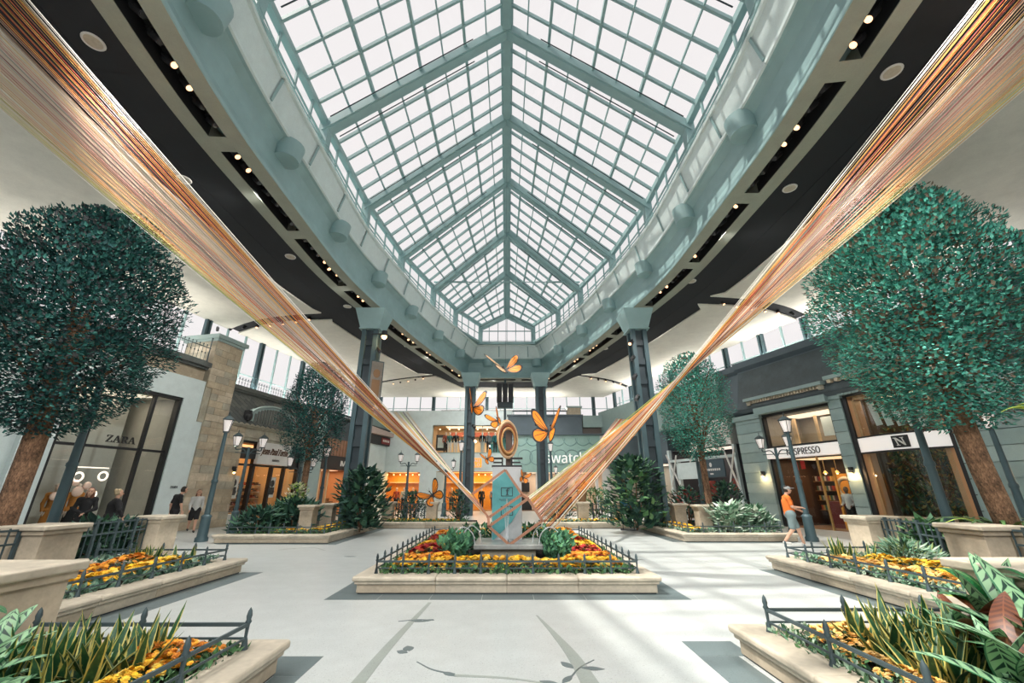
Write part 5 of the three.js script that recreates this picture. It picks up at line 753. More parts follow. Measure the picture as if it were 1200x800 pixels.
// ---------- lamp posts
function lanternParts(t, x, y, z, s = 1, unlit = false) {
  const g = sub('lantern', t, [x, y, z]); g.scale.setScalar(s);
  const sq = (r0, r1, h0, h1) => { const c = new THREE.CylinderGeometry(r1, r0, h1 - h0, 4); c.rotateY(PI / 4); c.translate(0, (h0 + h1) / 2, 0); return c; };
  mesh('glass', sq(0.11, 0.2, 0.02, 0.42), unlit ? m.offwhite : m.lantern, g);
  mesh('cage', [sq(0.13, 0.13, -0.02, 0.02), sq(0.22, 0.22, 0.42, 0.45), sq(0.25, 0.06, 0.45, 0.6), cy(0.02, 0.012, 0.14, 0, 0.6, 0, 6), ...[0, 1, 2, 3].map((k) => { const a = k * PI / 2 + PI / 4; return rod(V(Math.cos(a) * 0.11, 0, Math.sin(a) * 0.11), V(Math.cos(a) * 0.205, 0.43, Math.sin(a) * 0.205), 0.012, 4); })], m.iron, g);
  if (unlit) return;
  const l = new THREE.PointLight(lin(1, 0.8, 0.6), 8); l.position.set(0, -0.1, 0); l.castShadow = true; g.add(l);
}
function lampPost(label, x, z, H, kind, ry = 0, s = 1) {
  const t = thing('lamp_post', label, 'lamp', [x, 0, z], ry);
  mesh('base', lathe([[0.2 * s, 0], [0.2 * s, 0.12], [0.16 * s, 0.16], [0.15 * s, 0.75], [0.17 * s, 0.8], [0.1 * s, 0.86]], 12), m.steel, t);
  mesh('pole', lathe([[0.095 * s, 0.8], [0.085 * s, H * 0.5], [0.105 * s, H * 0.5 + 0.02], [0.105 * s, H * 0.5 + 0.1], [0.08 * s, H * 0.5 + 0.14], [0.06 * s, H - 0.1]], 12), m.steel, t);
  if (kind === 'single' || kind === 'unlit') { lanternParts(t, 0, H - 0.08, 0, 1, kind === 'unlit'); }
  else { for (const a of [-1, 1]) { mesh('arm', tube([V(0, H - 0.5, 0), V(a * 0.2, H - 0.2, 0), V(a * 0.5, H - 0.22, 0), V(a * 0.52, H - 0.1, 0)], 0.025, 14, 6), m.iron, t); lanternParts(t, a * 0.52, H - 0.08, 0, 0.9); }
    if (kind === 'triple') { mesh('stem', cy(0.03, 0.03, 0.5, 0, H - 0.2, 0, 6), m.iron, t); lanternParts(t, 0, H + 0.3, 0); } mesh('cross_rail', b2(-0.5, 0.5, H - 0.36, H - 0.33, -0.012, 0.012), m.iron, t); }
}
lampPost('tall lamp post with lantern behind the man in black', -10.4, -15.4, 3.75, 'single', 0.5);
lampPost('two-armed lamp post before the shoe shop poster', -11.2, -18.3, 3.5, 'double', 0.9, 0.9);
lampPost('thick dark lamp post rising into the tree before the white storefront', -11.2, -11.0, 4.4, 'unlit', 0.3, 1.15);
lampPost('lamp post standing behind the orange-shirted walker', 10.45, -15.5, 3.75, 'single', 0.4);
lampPost('two-armed lamp post before the coffee shop door', 11.2, -17.6, 3.4, 'double', -0.9, 0.9);
lampPost('grey lamp post rising into the sunlit tree before the curved sign', 10.5, -10.6, 4.4, 'unlit', 0.2, 1.05);
lampPost('lamp post with cracked white lantern before the cladding wall right of the sunlit tree', 14.0, -12.0, 3.4, 'single', 0.5);
lampPost('two-armed lamp post before the pale curved front', -6.1, -26.5, 3.4, 'double');
lampPost('single lamp post in front of the slender column by the white shop', -2.5, -23.2, 3.75, 'single');
lampPost('two-armed lamp post before the orange-lit windows', -4.2, -29.5, 3.2, 'double');
lampPost('single lamp post before the watch shop lettering', 2.6, -25.2, 3.9, 'single');
lampPost('two-armed lamp post right of the watch shop column', 4.1, -31.5, 2.9, 'double');
lampPost('single lamp post beside the far sunlit tree', 9.6, -21.5, 3.6, 'single');
lampPost('two-armed lamp post beside the far dark tree', -9.9, -20.6, 2.8, 'double', 0.6);
lampPost('single lamp post left of the far dark tree before the black fascia', -9.6, -22.6, 3.4, 'single', 0.6);

// ---------- track spotlights in the soffit slots and the ceiling gaps
const canG = ready((() => { const g = cy(0.085, 0.095, 0.26, 0, -0.13, 0, 10); return [g, cy(0.02, 0.02, 0.2, 0, 0.1, 0, 5), b2(-0.02, 0.02, 0.02, 0.16, -0.11, 0.11)]; })()), lensG = ready(cy(0.07, 0.07, 0.012, 0, -0.142, 0, 12));
function spot(x, y, z, aim, lit, label, group, s = 1) { const t = thing('track_spotlight', label, 'spotlight', [x, y, z], 0, group); t.scale.setScalar(s); mesh('can', canG, m.black, t); mesh('lens', lensG, lit ? m.lens : mat('dark lens', [0.05, 0.05, 0.055], { roughness: 0.15 }), t); t.quaternion.setFromUnitVectors(V(0, -1, 0), aim.clone().normalize()); return t; }
let lampN = 0;
SLOTS.forEach(([a, b], k) => { const n = 7;
  const mid = off(idx((a + b) / 2), 0.64); if (mid.z > -3.5) { addLamp(mid); return; }
  const where = mid.z < -30 ? ' at the narrow far end' : (mid.z < -19.2 ? ' beyond the steel column' : ' before the steel column') + (mid.x < 0 ? ' on the white storefront side' : ' on the coffee shop side');
  for (let i = 0; i < n; i++) { const p = off(idx(a + 0.25 + (b - a - 0.5) * i / (n - 1)), 0.64 + rr(-0.05, 0.05)); const lit = (k * 3 + i) % 7 < 2 || (k % 2 === 0 && i === 3); spot(p.x, 10.2, p.z, V(-p.x * 0.12 + rr(-0.3, 0.3), -1, (-11 - p.z) * 0.06 + rr(-0.2, 0.2)), lit, lit ? 'glowing black soffit spotlight' + where : 'unlit black soffit spotlight' + where, (lit ? 'glowing' : 'unlit') + ' soffit spotlights' + where); }
  addLamp(mid); });
function addLamp(p) { const l = new THREE.SpotLight(lin(1, 0.965, 0.92), LAMP, 0, 1.1, 0.9, 2); const out = (lampN++ % 2) === 1, back = p.z > -3.5; for (const [cx, cz] of [[-6.65, -18.9], [6.4, -18.9], [-2.75, -30.6], [2.55, -30.6]]) if (Math.hypot(p.x - cx, p.z - cz) < 1.9) { p.z += p.z > cz ? 1.9 : -1.9; }
  l.position.set(p.x, 9.9, p.z); l.target.position.set(p.x * (out ? 2.1 : 0.75), out ? 2 : 0, p.z < -25 && out ? p.z - 7 : p.z); if (back) l.target.position.set(p.x * 0.6, 0.5, p.z - 9); l.castShadow = true; l.shadow.radius = 10; scene.add(l, l.target); }
for (const s of [-1, 1]) { const k = s > 0 ? 1.9 : 0; for (let i = 0; i < 8; i++) { const t = 0.1 + i * 0.085; spot(s * (9.3 + 9.7 * t), 10.03, -19.3 + k - 2.1 * t - Math.sin(PI * t) * 0.5 * 1 + 0.05, V(rr(-0.4, 0.4), -1, 0.4), i < 5, 'small spotlight in the dark gap between cream panels ' + (s < 0 ? 'above the shoe shop tree' : 'above the kiosk tree'), 'gap spotlights ' + (s < 0 ? 'above the shoe shop tree' : 'above the kiosk tree'), 0.85); }
  for (let i = 0; i < 5; i++) { const t = 0.12 + i * 0.09; spot(s * (5.7 + 7.8 * t), 10.03, -30.85 - 3.9 * t - Math.sin(PI * t) * 0.45, V(rr(-0.4, 0.4), -1, 0.4), i % 2 === 0, 'small spotlight in the far dark gap ' + (s < 0 ? 'above the pale curved front' : 'above the watch shop side'), 'far gap spotlights ' + (s < 0 ? 'left' : 'right'), 0.85); } }
// round downlights in the charcoal band
for (const [x, z] of [[-8.24, -5.64], [8.38, -9.86], [8.23, -6.27], [-8.29, -13.64], [-7.76, -18.16], [7.9, -15.6], [-6.2, -24], [6.2, -24.5], [-9.3, -9.5]]) { const t = thing('downlight', 'round white downlight disc set in the charcoal band', 'downlight', [x, 10.05, z], 0, 'round downlight discs'); mesh('rim', (() => { const g = new THREE.TorusGeometry(0.17, 0.025, 6, 22); g.rotateX(PI / 2); return g; })(), m.offwhite, t); mesh('disc', cy(0.165, 0.165, 0.02, 0, -0.012, 0, 22), m.cap, t); }
// big lit flood on the column
{ const t = thing('flood_lamp', 'glowing warm flood lamp clamped high on the picture-panel column', 'spotlight', [-5.85, 8.55, -18.3]); mesh('housing', [cy(0.16, 0.13, 0.26, 0, 0, 0, 12), b2(-0.6, 0, 0.1, 0.14, -0.02, 0.02)], m.black, t); mesh('lens', sph(0.13, 0, -0.02, 0.02), emat('hot lens', [1, 0.7, 0.4], [1, 0.5, 0.2], 8), t); const l = new THREE.PointLight(lin(1, 0.62, 0.3), 5); l.position.set(0, -0.15, 0); l.castShadow = true; t.add(l); }
for (const [x, y, z, s] of [[-6.1, 7.9, -18.5, 1], [-6.1, 7.0, -18.5, 1], [-6.1, 5.2, -18.5, 1], [5.95, 8.3, -18.5, 1.1], [5.95, 7.5, -18.5, 1.1], [5.95, 6.6, -18.5, 1.1], [5.95, 5.6, -18.5, 1.1], [-2.4, 5.1, -30.2, 1.2], [-2.4, 6.0, -30.2, 1.2], [2.2, 6.2, -30.2, 1.2], [2.2, 5.4, -30.2, 1.2]]) spot(x, y, z, V(0.5 * Math.sign(-x), -0.6, 0.5), y > 7.9 || y < 5.3, (y > 7.9 || y < 5.3 ? 'glowing' : 'unlit') + ' stage spotlight clamped to the ' + (z < -25 ? 'slender far ' : '') + (x < 0 ? 'column on the white shop side' : 'column on the watch shop side'), 'clamped spotlights ' + (z < -25 ? 'far ' : 'near ') + (x < 0 ? 'a' : 'b') + (y > 7.9 || y < 5.3 ? ' lit' : ' unlit'), s);
{ const t = thing('hanging_picture', 'framed picture panel hung on the side of the steel column', 'picture', [-6.0, 5.3, -18.25], 0.6); mesh('frame', [b2(-0.3, 0.3, 0, 2.0, -0.03, 0)], m.iron, t); mesh('print', [b2(-0.26, 0.26, 0.05, 1.95, 0, 0.012)], mat('print ground', [0.28, 0.25, 0.22], { map: T.stone }), t); mesh('print_figure', [sph(0.16, 0, 1.4, 0.012, 1, 1.3, 0.05), b2(-0.18, 0.18, 0.2, 1.1, 0.012, 0.016)], m.wood, t); }
{ const t = thing('loudspeaker_cluster', 'black loudspeaker cluster hanging on a pole at the far end', 'speaker', [-0.14, 7.55, -31.78]); mesh('pole', cy(0.09, 0.09, 2.42, 0, 0, 0, 10), m.steel, t); mesh('drop_pole', cy(0.1, 0.1, 2.2, 0, -2.2, 0, 10), m.steel, t); for (const a of [-0.45, 0, 0.45]) mesh('cabinet', rb(a - 0.2, a + 0.2, 0.55, 2.0, -0.3, 0.3, 0.03), m.black, t); mesh('bracket', b2(-0.6, 0.6, 0.1, 0.55, -0.2, 0.2), m.steelDark, t); }

// ---------- fountain and sculpture in the centre
{ const t = thing('fountain_basin', 'grey stone fountain slab in the middle of the flowers', 'fountain', [0.03, 0, -10.9]); mesh('pedestal', rb(-0.62, 0.62, 0.2, 0.4, -0.62, 0.62, 0.02), m.stone2, t); mesh('slab', rb(-0.78, 0.78, 0.4, 0.5, -0.75, 0.75, 0.02), mat('wet grey stone', [0.42, 0.46, 0.47], { map: T.stone, roughness: 0.25 }), t); mesh('nozzle', cy(0.04, 0.03, 0.06, -0.02, 0.5, 0.2, 8), m.iron, t); }
const water = mat('water', [0.95, 0.98, 1], { transmission: 0.7, roughness: 0.25, thickness: 0 });
{ const t = thing('water_jet', 'tall upright water jet in the middle of the fountain', 'water', [0.0, 0.5, -10.65]); for (const [x, h] of [[0, 0.95], [0.05, 0.8], [-0.05, 0.7]]) mesh('stream', rod(V(x * 0.3, 0, 0), V(x, h, 0.02), 0.014, 6, 0.008), water, t); }
for (const [x0, x1, z, l] of [[-1.25, -0.72, -10.2, 'arched water jet on the white storefront side of the fountain'], [-1.05, -0.6, -10.6, 'second arched water jet on the white storefront side of the fountain'], [1.25, 0.72, -10.2, 'arched water jet on the coffee shop side of the fountain'], [1.05, 0.6, -10.6, 'second arched water jet on the coffee shop side of the fountain']]) { const t = thing('water_jet', l, 'water'); mesh('stream', tube([V(x0, 0.35, z), V(x0 * 0.9 + x1 * 0.1, 0.7, z), V((x0 + x1) / 2, 0.86, z), V(x1 * 0.9 + x0 * 0.1, 0.72, z), V(x1, 0.5, z)], 0.012, 20, 6), water, t); }
{ const t = thing('plinth', 'tall pale blue plinth with teal panel carrying the wooden ring', 'plinth', [0, 0, -11.6]);
  mesh('body', rb(-0.38, 0.38, 0.3, 2.22, -0.38, 0.38, 0.01, 1), mat('pale lavender grey', [0.52, 0.56, 0.58], { map: T.plaster, roughness: 0.5 }), t);
  mesh('teal_panel', prism([[-0.37, 0.45], [0.12, 0.9], [0.36, 1.25], [0.36, 1.5], [0, 2.14], [-0.37, 1.85]], 0.38, 0.4), mat('teal panel', [0.10, 0.38, 0.40], { map: T.plaster, roughness: 0.5 }), t);
  const fr2 = (y) => [b2(-0.15, 0.15, y, y + 0.015, 0.4, 0.41), b2(-0.15, 0.15, y + 0.2, y + 0.215, 0.4, 0.41), b2(-0.15, -0.135, y, y + 0.2, 0.4, 0.41), b2(0.135, 0.15, y, y + 0.2, 0.4, 0.41)];
  mesh('icon_frame', fr2(1.5), m.steelDark, t); mesh('icon_frame', fr2(1.05), m.steelDark, t); const f = text('f', 'serif_bold', 0.15, 0.01, {}); f.translate(0.02, 1.53, 0.4); mesh('icon_letter', f, m.steelDark, t);
  mesh('caption_line', [b2(-0.2, 0.2, 1.42, 1.435, 0.4, 0.405), b2(-0.16, 0.16, 1.385, 1.395, 0.4, 0.405)], m.steel, t);
  for (const s of [-1, 1]) mesh('step_bar', [b2(s > 0 ? 0.12 : -0.42, s > 0 ? 0.42 : -0.12, 2.42, 2.47, 0.2, 0.26), b2(s > 0 ? 0.12 : -0.36, s > 0 ? 0.36 : -0.12, 2.32, 2.36, 0.2, 0.26), b2(s > 0 ? 0.1 : -0.14, s > 0 ? 0.14 : -0.1, 2.24, 2.47, 0.2, 0.26)], m.black, t);
  mesh('top_plate', b2(-0.4, 0.4, 2.22, 2.27, -0.3, 0.3), m.black, t);
  mesh('upright', b2(-0.03, 0.15, 2.25, 3.35, -0.08, 0.08), mat('umber post', [0.12, 0.085, 0.07], { map: T.wood }), t); }
{ const t = thing('wooden_ring', 'upright oval ring of banded orange and brown wood on the plinth', 'sculpture', [0.02, 3.0, -11.4], 0.35);
  const W = [mat('ring honey', [0.62, 0.36, 0.14], { map: T.wood, roughness: 0.4 }), mat('ring russet', [0.38, 0.12, 0.05], { map: T.wood, roughness: 0.4 }), mat('ring tan', [0.6, 0.42, 0.26], { map: T.wood, roughness: 0.4 })];
  [[0.25, 0.036, 0], [0.215, 0.03, 1], [0.275, 0.024, 2], [0.19, 0.02, 0]].forEach(([R, r, k], i) => { const g = new THREE.TorusGeometry(R, r, 10, 40); g.scale(1, 1.72, 1.6); g.translate(0, -0.03 * i, 0.04 * i - 0.06); mesh('wood_band', g, W[k], t); }); }
{ const t = thing('timber_frame', 'rosewood diamond bars framing the fountain, anchoring the threads', 'sculpture');
  const P = { A: V(-0.04, 2.12, -10.6), B: V(-0.85, 1.55, -10.6), C: V(0.37, 1.55, -10.6), D: V(-0.44, 1.03, -10.6), E: V(0.5, 1.46, -10.35), F: V(0.82, 0.98, -10.35), G: V(0.06, 0.48, -10.35), I: V(-0.42, 0.86, -10.35) };
  for (const [a, b] of [['A', 'B'], ['A', 'C'], ['B', 'D'], ['C', 'D'], ['E', 'F'], ['F', 'G'], ['G', 'I'], ['I', 'E'], ['C', 'E'], ['D', 'I']]) mesh('bar', bar(P[a], P[b], 0.058, 0.058), m.copper, t); }

// ---------- thread fans
const TH = { w: [0.85, 0.82, 0.75], o: [0.75, 0.26, 0.06], y: [0.80, 0.5, 0.12], r: [0.5, 0.06, 0.04], k: [0.05, 0.035, 0.04], p: [0.62, 0.38, 0.33], g: [0.42, 0.5, 0.12], t: [0.62, 0.42, 0.25] };
const thM = {}; for (const k in TH) thM[k] = mat('thread ' + k, TH[k], { roughness: 0.6 });
function fan(label, A, B, a, b, n, seq, r, sag) { const t = thing('thread_fan', label, 'threads');
  for (let i = 0; i < n; i++) { const f = i / (n - 1), p = A.clone().lerp(B, f + rr(-0.004, 0.004)), q = a.clone().lerp(b, Math.max(0, Math.min(1, f + rr(-0.06, 0.06)))), mid = p.clone().lerp(q, 0.55); mid.y -= sag * (0.8 + 0.4 * rnd()); p.z += rr(-0.12, 0.12); const c = new THREE.QuadraticBezierCurve3(p, mid, q); mesh('thread', new THREE.TubeGeometry(c, 14, r * rr(0.8, 1.2), 3), thM[seq[Math.floor(f * seq.length * 0.999)] === '*' ? pick(['o', 'y', 't', 'p']) : seq[Math.floor(f * seq.length * 0.999)]], t); } return t; }
const SEQ = 'wwwtyoykoroyokroykorkoyrtpttptwptytpoptrpktpkrktptrprtoptytototypytoyotyoygtygygwyw'.split('');
fan('wide fan of coloured threads stretched from the ceiling over the dark clipped tree', V(-8.5, 9.95, -4.1), V(-11.6, 9.95, -6.0), V(-0.48, 1.05, -10.58), V(-0.83, 1.54, -10.58), 84, SEQ, 0.0054, 0.2);
fan('wide fan of coloured threads stretched from the ceiling over the sunlit tree', V(8.35, 9.95, -4.15), V(11.3, 9.95, -5.7), V(1.0, 0.72, -10.33), V(0.52, 1.5, -10.33), 84, SEQ, 0.0054, 0.2);
fan('narrow fan of pale threads rising past the red sign', V(-10.5, 8.3, -36.98), V(-9.0, 8.3, -36.98), V(-0.8, 1.5, -10.65), V(-0.5, 1.1, -10.65), 18, 'wtypwgtkwt'.split(''), 0.017, 0.12);
fan('narrow fan of peach threads rising past the watch shop sign', V(11.3, 7.92, -36.88), V(10.0, 7.92, -36.88), V(0.5, 1.48, -10.4), V(0.8, 1.05, -10.4), 22, 'wtoptrowtp'.split(''), 0.017, 0.12);

// ---------- butterflies
const wingPts = (fore) => fore ? [[0, 0], [0.12, 0.16], [0.4, 0.5], [0.62, 0.66], [0.74, 0.62], [0.72, 0.44], [0.6, 0.22], [0.4, 0.04], [0.15, -0.04]] : [[0, 0], [0.16, 0.0], [0.42, 0.0], [0.56, -0.14], [0.54, -0.34], [0.4, -0.48], [0.22, -0.46], [0.08, -0.26]];
function wing(fore, inset) { const s = new THREE.Shape(), p = wingPts(fore), c = p.reduce((q, [x, y]) => [q[0] + x / p.length, q[1] + y / p.length], [0, 0]); const v = p.map(([x, y]) => new THREE.Vector2(c[0] + (x - c[0]) * inset, c[1] + (y - c[1]) * inset)); s.moveTo(v[0].x, v[0].y); s.splineThru([...v.slice(1), v[0]]); return new THREE.ExtrudeGeometry(s, { depth: inset < 1 ? 0.02 : 0.012, bevelEnabled: false, curveSegments: 4 }).translate(0, 0, inset < 1 ? -0.004 : 0); }
const WG = { f: ready(wing(1, 1)), h: ready(wing(0, 1)), fo: ready(wing(1, 0.8)), ho: ready(wing(0, 0.8)) };
const veins = (fore) => ready((fore ? [[0.6, 0.5], [0.62, 0.3], [0.45, 0.14]] : [[0.48, -0.1], [0.46, -0.3], [0.26, -0.4]]).map(([x, y]) => bar(V(0.04, 0, 0.006), V(x, y, 0.006), 0.018, 0.026, V(0, 0, 1))));
const VG = [veins(0), veins(1)], bo = mat('monarch orange', [0.80, 0.24, 0.006], { roughness: 0.6 }), bp = mat('monarch pale', [0.85, 0.55, 0.3], { roughness: 0.6 });
function butterfly(label, x, y, z, s, [rx, ry, rz], lift, pale) { const t = thing('butterfly', label, 'butterfly', [x, y, z]); t.rotation.set(rx, ry, rz); t.scale.setScalar(s);
  for (const d of [-1, 1]) for (const [g, og, k] of [[WG.f, WG.fo, 1], [WG.h, WG.ho, 0]]) { const w = mesh(k ? 'forewing' : 'hindwing', g, m.black, t); w.scale.x = d; w.rotation.y = -d * lift; mesh('orange_cell', og, pale && d < 0 ? bp : bo, w); mesh('vein', VG[k], m.black, w); }
  mesh('body', [sph(0.035, 0, 0.02, 0.0, 1, 7, 1, 8), sph(0.045, 0, 0.26, 0)], m.black, t); mesh('antenna', [rod(V(0, 0.28, 0), V(-0.1, 0.46, 0.05), 0.005, 4), rod(V(0, 0.28, 0), V(0.1, 0.46, 0.05), 0.005, 4)], m.black, t); return t; }
butterfly('monarch butterfly model hanging under the far girder with one wing raised', -0.05, 5.35, -13, 0.95, [-0.9, 0.15, 0.35], 0.5, true);
butterfly('monarch butterfly model hanging before the slender column by the white shop', -1.1, 4.1, -13, 0.75, [-0.5, 0.5, 0.1], 0.95);
butterfly('small monarch butterfly model perched on the wooden ring', -0.24, 3.4, -11.1, 0.42, [-0.2, -0.6, 0.4], 0.8);
butterfly('large monarch butterfly model hanging before the watch shop column', 1.18, 3.15, -11.5, 0.85, [-0.5, -0.5, -0.25], 0.75);
butterfly('monarch butterfly model resting on the small buff pilaster', -3.6, 1.42, -21.1, 0.85, [0, 0.2, 0.7], 0.35);
butterfly('small monarch butterfly model beside the black step bars of the plinth', -0.52, 2.42, -11.2, 0.3, [-0.3, 0.4, 0.6], 0.6);
butterfly('tiny monarch butterfly model on the plinth edge facing the watch shop', 0.42, 1.95, -11.15, 0.26, [0, 0.5, -0.3], 0.5);
{ const t = thing('suspension_wire', 'thin wire holding the topmost butterfly', 'wire'); mesh('wire', rod(V(-0.05, 5.4, -13), V(0, 14.4, -13.2), 0.004, 4), m.steel, t); }
{ const t = thing('notice_stand', 'blue notice board on a slim black stand', 'notice', [5.35, 0, -19.7], -0.25); mesh('stand', [b2(-0.25, -0.22, 0, 1.75, -0.02, 0.02), b2(0.22, 0.25, 0, 0.9, -0.02, 0.02), b2(-0.25, 0.25, 0.88, 0.92, -0.02, 0.02), b2(-0.35, 0.35, 0, 0.03, -0.2, 0.2)], m.black, t); mesh('board', rb(-0.28, 0.28, 0.9, 1.78, 0.02, 0.05, 0.01, 1), mat('notice blue', [0.03, 0.20, 0.30], { roughness: 0.4 }), t); mesh('notice_print', [b2(-0.14, 0.14, 1.52, 1.55, 0.05, 0.055), b2(-0.17, 0.17, 1.36, 1.41, 0.05, 0.055), b2(-0.12, 0.12, 1.02, 1.04, 0.05, 0.055), sph(0.05, 0, 1.2, 0.05, 1, 1, 0.1)], m.offwhite, t); }
{ const t = thing('flower_pot', 'amber flower pot with orange blooms on the small buff pilaster', 'pot', [3.65, 1.12, -21.3]); mesh('pot', lathe([[0.001, 0], [0.18, 0], [0.26, 0.5], [0.22, 0.52], [0.001, 0.5]], 14), m.wood, t); mesh('blooms', Array.from({ length: 26 }, () => { const a = rr(0, 6.28), r = 0.28 * Math.sqrt(rnd()); return sph(0.09, Math.sin(a) * r, 0.6 + rr(0, 0.35), Math.cos(a) * r, 1, 0.8, 1, 6); }), bo, t); }

// ---------- people
function cubes(fn, c, s, res) { const mc = new MarchingCubes(res, m.black, false, false, 60000); mc.isolation = 0; const h = res / 2; for (let z = 0; z < res; z++) for (let y = 0; y < res; y++) for (let x = 0; x < res; x++) mc.field[z * res * res + y * res + x] = -fn(c[0] + (x - h) / h * s, c[1] + (y - h) / h * s, c[2] + (z - h) / h * s);
  mc.update(); const n = mc.count, g = new THREE.BufferGeometry(); const p = new Float32Array(n * 3); for (let i = 0; i < n; i++) for (let k = 0; k < 3; k++) p[i * 3 + k] = mc.positionArray[i * 3 + k] * s + c[k]; g.setAttribute('position', new THREE.BufferAttribute(p, 3)); const w = mergeVertices(g, s / res * 0.02); w.computeVertexNormals(); return w; }
const capd = (px, py, pz, [a, b, ra, rb_]) => { const bx_ = b.x - a.x, by = b.y - a.y, bz = b.z - a.z, x = px - a.x, y = py - a.y, z = pz - a.z; const t = Math.max(0, Math.min(1, (x * bx_ + y * by + z * bz) / (bx_ * bx_ + by * by + bz * bz + 1e-9))); return Math.hypot(x - bx_ * t, y - by * t, z - bz * t) - (ra + (rb_ - ra) * t); };
const field = (caps, k = 0.03) => (x, y, z) => { let d = 9; for (const c of caps) { const e = capd(x, y, z, c), h = Math.max(0, k - Math.abs(d - e)) / k; d = Math.min(d, e) - h * h * k * 0.25; } return d; };
// joints for a figure facing +z; o overrides
function figure(name, label, cat, x, y, z, ry, o) {
  const t = thing(name, label, cat, [x, y, z], ry, o.group); const H = o.h || 1.72, k = H / 1.72; const J = (a) => V(a[0] * k, a[1] * k, a[2] * k);
  const d = { neck: [0, 1.45, 0], head: [0, 1.6, 0.02], chest: [0, 1.28, 0], hip: [0, 0.95, 0], sl: [0.18, 1.4, 0], sr: [-0.18, 1.4, 0], el: [0.24, 1.12, -0.02], er: [-0.24, 1.12, -0.02], wl: [0.24, 0.88, 0.06], wr: [-0.24, 0.88, 0.06], hl: [0.09, 0.92, 0], hr: [-0.09, 0.92, 0], kl: [0.1, 0.5, 0.03], kr: [-0.1, 0.5, 0.03], al: [0.1, 0.09, 0], ar: [-0.1, 0.09, 0], ...o.pose };
  const j = {}; for (const q in d) j[q] = J(d[q]);
  const f = o.fat || 1, arm = [[j.sl, j.el, 0.05, 0.04], [j.el, j.wl, 0.04, 0.028], [j.sr, j.er, 0.05, 0.04], [j.er, j.wr, 0.04, 0.028]];
  const toe = (a) => V(a.x, 0.04 * k, a.z + 0.15 * k);
  const legs = [[j.hl, j.kl, 0.085 * f, 0.058], [j.kl, j.al, 0.058, 0.04], [j.hr, j.kr, 0.085 * f, 0.058], [j.kr, j.ar, 0.058, 0.04]];
  const torso = [[j.hip, j.chest, 0.125 * f, 0.13 * f], [j.sl, j.sr, 0.07, 0.07], [j.hl, j.hr, 0.1 * f, 0.1 * f], [j.chest, j.neck, 0.1, 0.06]];
  const up = j.head.clone().sub(j.neck).normalize();
  const body = [...torso.map(([a, b, p, q]) => [a, b, p - 0.012, q - 0.012]), ...arm, ...legs, [j.neck, j.head, 0.052, 0.06]];
  const ctr = [0, H / 2, 0], S = H * 0.62; const gs = [cubes(field(body), ctr, S, 72)];
  // head on a finer grid, with face
  const hc = j.head.clone().addScaledVector(up, 0.05 * k); const face = [[hc.clone().add(V(0, 0.03, -0.005)), hc.clone().add(V(0, -0.03, 0.012)), 0.085 * k, 0.068 * k], [hc.clone().add(V(0, -0.075, 0.035)), hc.clone().add(V(0, -0.06, 0.03)), 0.04 * k, 0.045 * k], [hc.clone().add(V(0, 0.005, 0.088)), hc.clone().add(V(0, -0.025, 0.102)), 0.008, 0.014], [hc.clone().add(V(0.085, 0.005, 0)), hc.clone().add(V(0.09, -0.03, 0)), 0.014, 0.012], [hc.clone().add(V(-0.085, 0.005, 0)), hc.clone().add(V(-0.09, -0.03, 0)), 0.014, 0.012], [hc.clone().add(V(-0.02, -0.06, 0.075)), hc.clone().add(V(0.02, -0.06, 0.075)), 0.009, 0.009]];
  gs.push(cubes(field(face, 0.02), [hc.x, hc.y, hc.z], 0.17, 44));
  // hands: palm, four fingers, thumb
  for (const [w, e, s] of [[j.wl, j.el, 1], [j.wr, j.er, -1]]) { const dir = w.clone().sub(e).normalize(), side = V(0, 0, 1).cross(dir).normalize().multiplyScalar(1), fw = dir.clone().cross(side).normalize(); const P = (a, b, c) => w.clone().addScaledVector(dir, a).addScaledVector(fw, b).addScaledVector(side, c); const hand = [[P(0.0, 0, 0), P(0.06, 0.018, 0), 0.024, 0.018], [P(0.02, 0, 0), P(0.06, -0.018, 0), 0.022, 0.018]]; [[0.026, 0.06], [0.009, 0.07], [-0.009, 0.064], [-0.026, 0.05]].forEach(([b, l]) => { const c = s * 0.012; hand.push([P(0.07, b, 0), P(0.07 + l * 0.5, b * 1.1, c * 0.6), 0.0092, 0.0085], [P(0.07 + l * 0.5, b * 1.1, c * 0.6), P(0.07 + l, b * 1.1, c * 2), 0.0085, 0.0072]); }); hand.push([P(0.02, 0.022, 0), P(0.05, 0.045, s * 0.012), 0.011, 0.01], [P(0.05, 0.045, s * 0.012), P(0.075, 0.05, s * 0.02), 0.01, 0.008]); const c = P(0.06, 0, 0); gs.push(cubes(field(hand, 0.008), [c.x, c.y, c.z], 0.1, 40)); }
  mesh('body', gs, o.skin, t);
  const cl = (n, caps, mt, res = 64) => mesh(n, cubes(field(caps), ctr, S, res), mt, t);
  const grow = (caps, g) => caps.map(([a, b, p, q]) => [a, b, p + g, q + g]);
  const cut = ([a, b, p, q], f2) => [a, a.clone().lerp(b, f2), p, p + (q - p) * f2];
  cl('top', [...grow(torso, 0.008), ...grow(o.sleeve > 0.6 ? arm : [cut(arm[0], 0.75), cut(arm[2], 0.75)], 0.012)], o.top);
  if (o.skirt) cl('skirt', [[j.hip, V(j.hip.x, o.skirt * k, j.hip.z), 0.15 * f, 0.2 * f]], o.bottom);
  else if (o.shorts) cl('shorts', [...grow([cut(legs[0], 0.85), cut(legs[2], 0.85)], 0.03), [j.hl, j.hr, 0.125 * f, 0.125 * f]], o.bottom);
  else cl('trousers', [...grow(legs, 0.014), [j.hl, j.hr, 0.115 * f, 0.115 * f]], o.bottom);
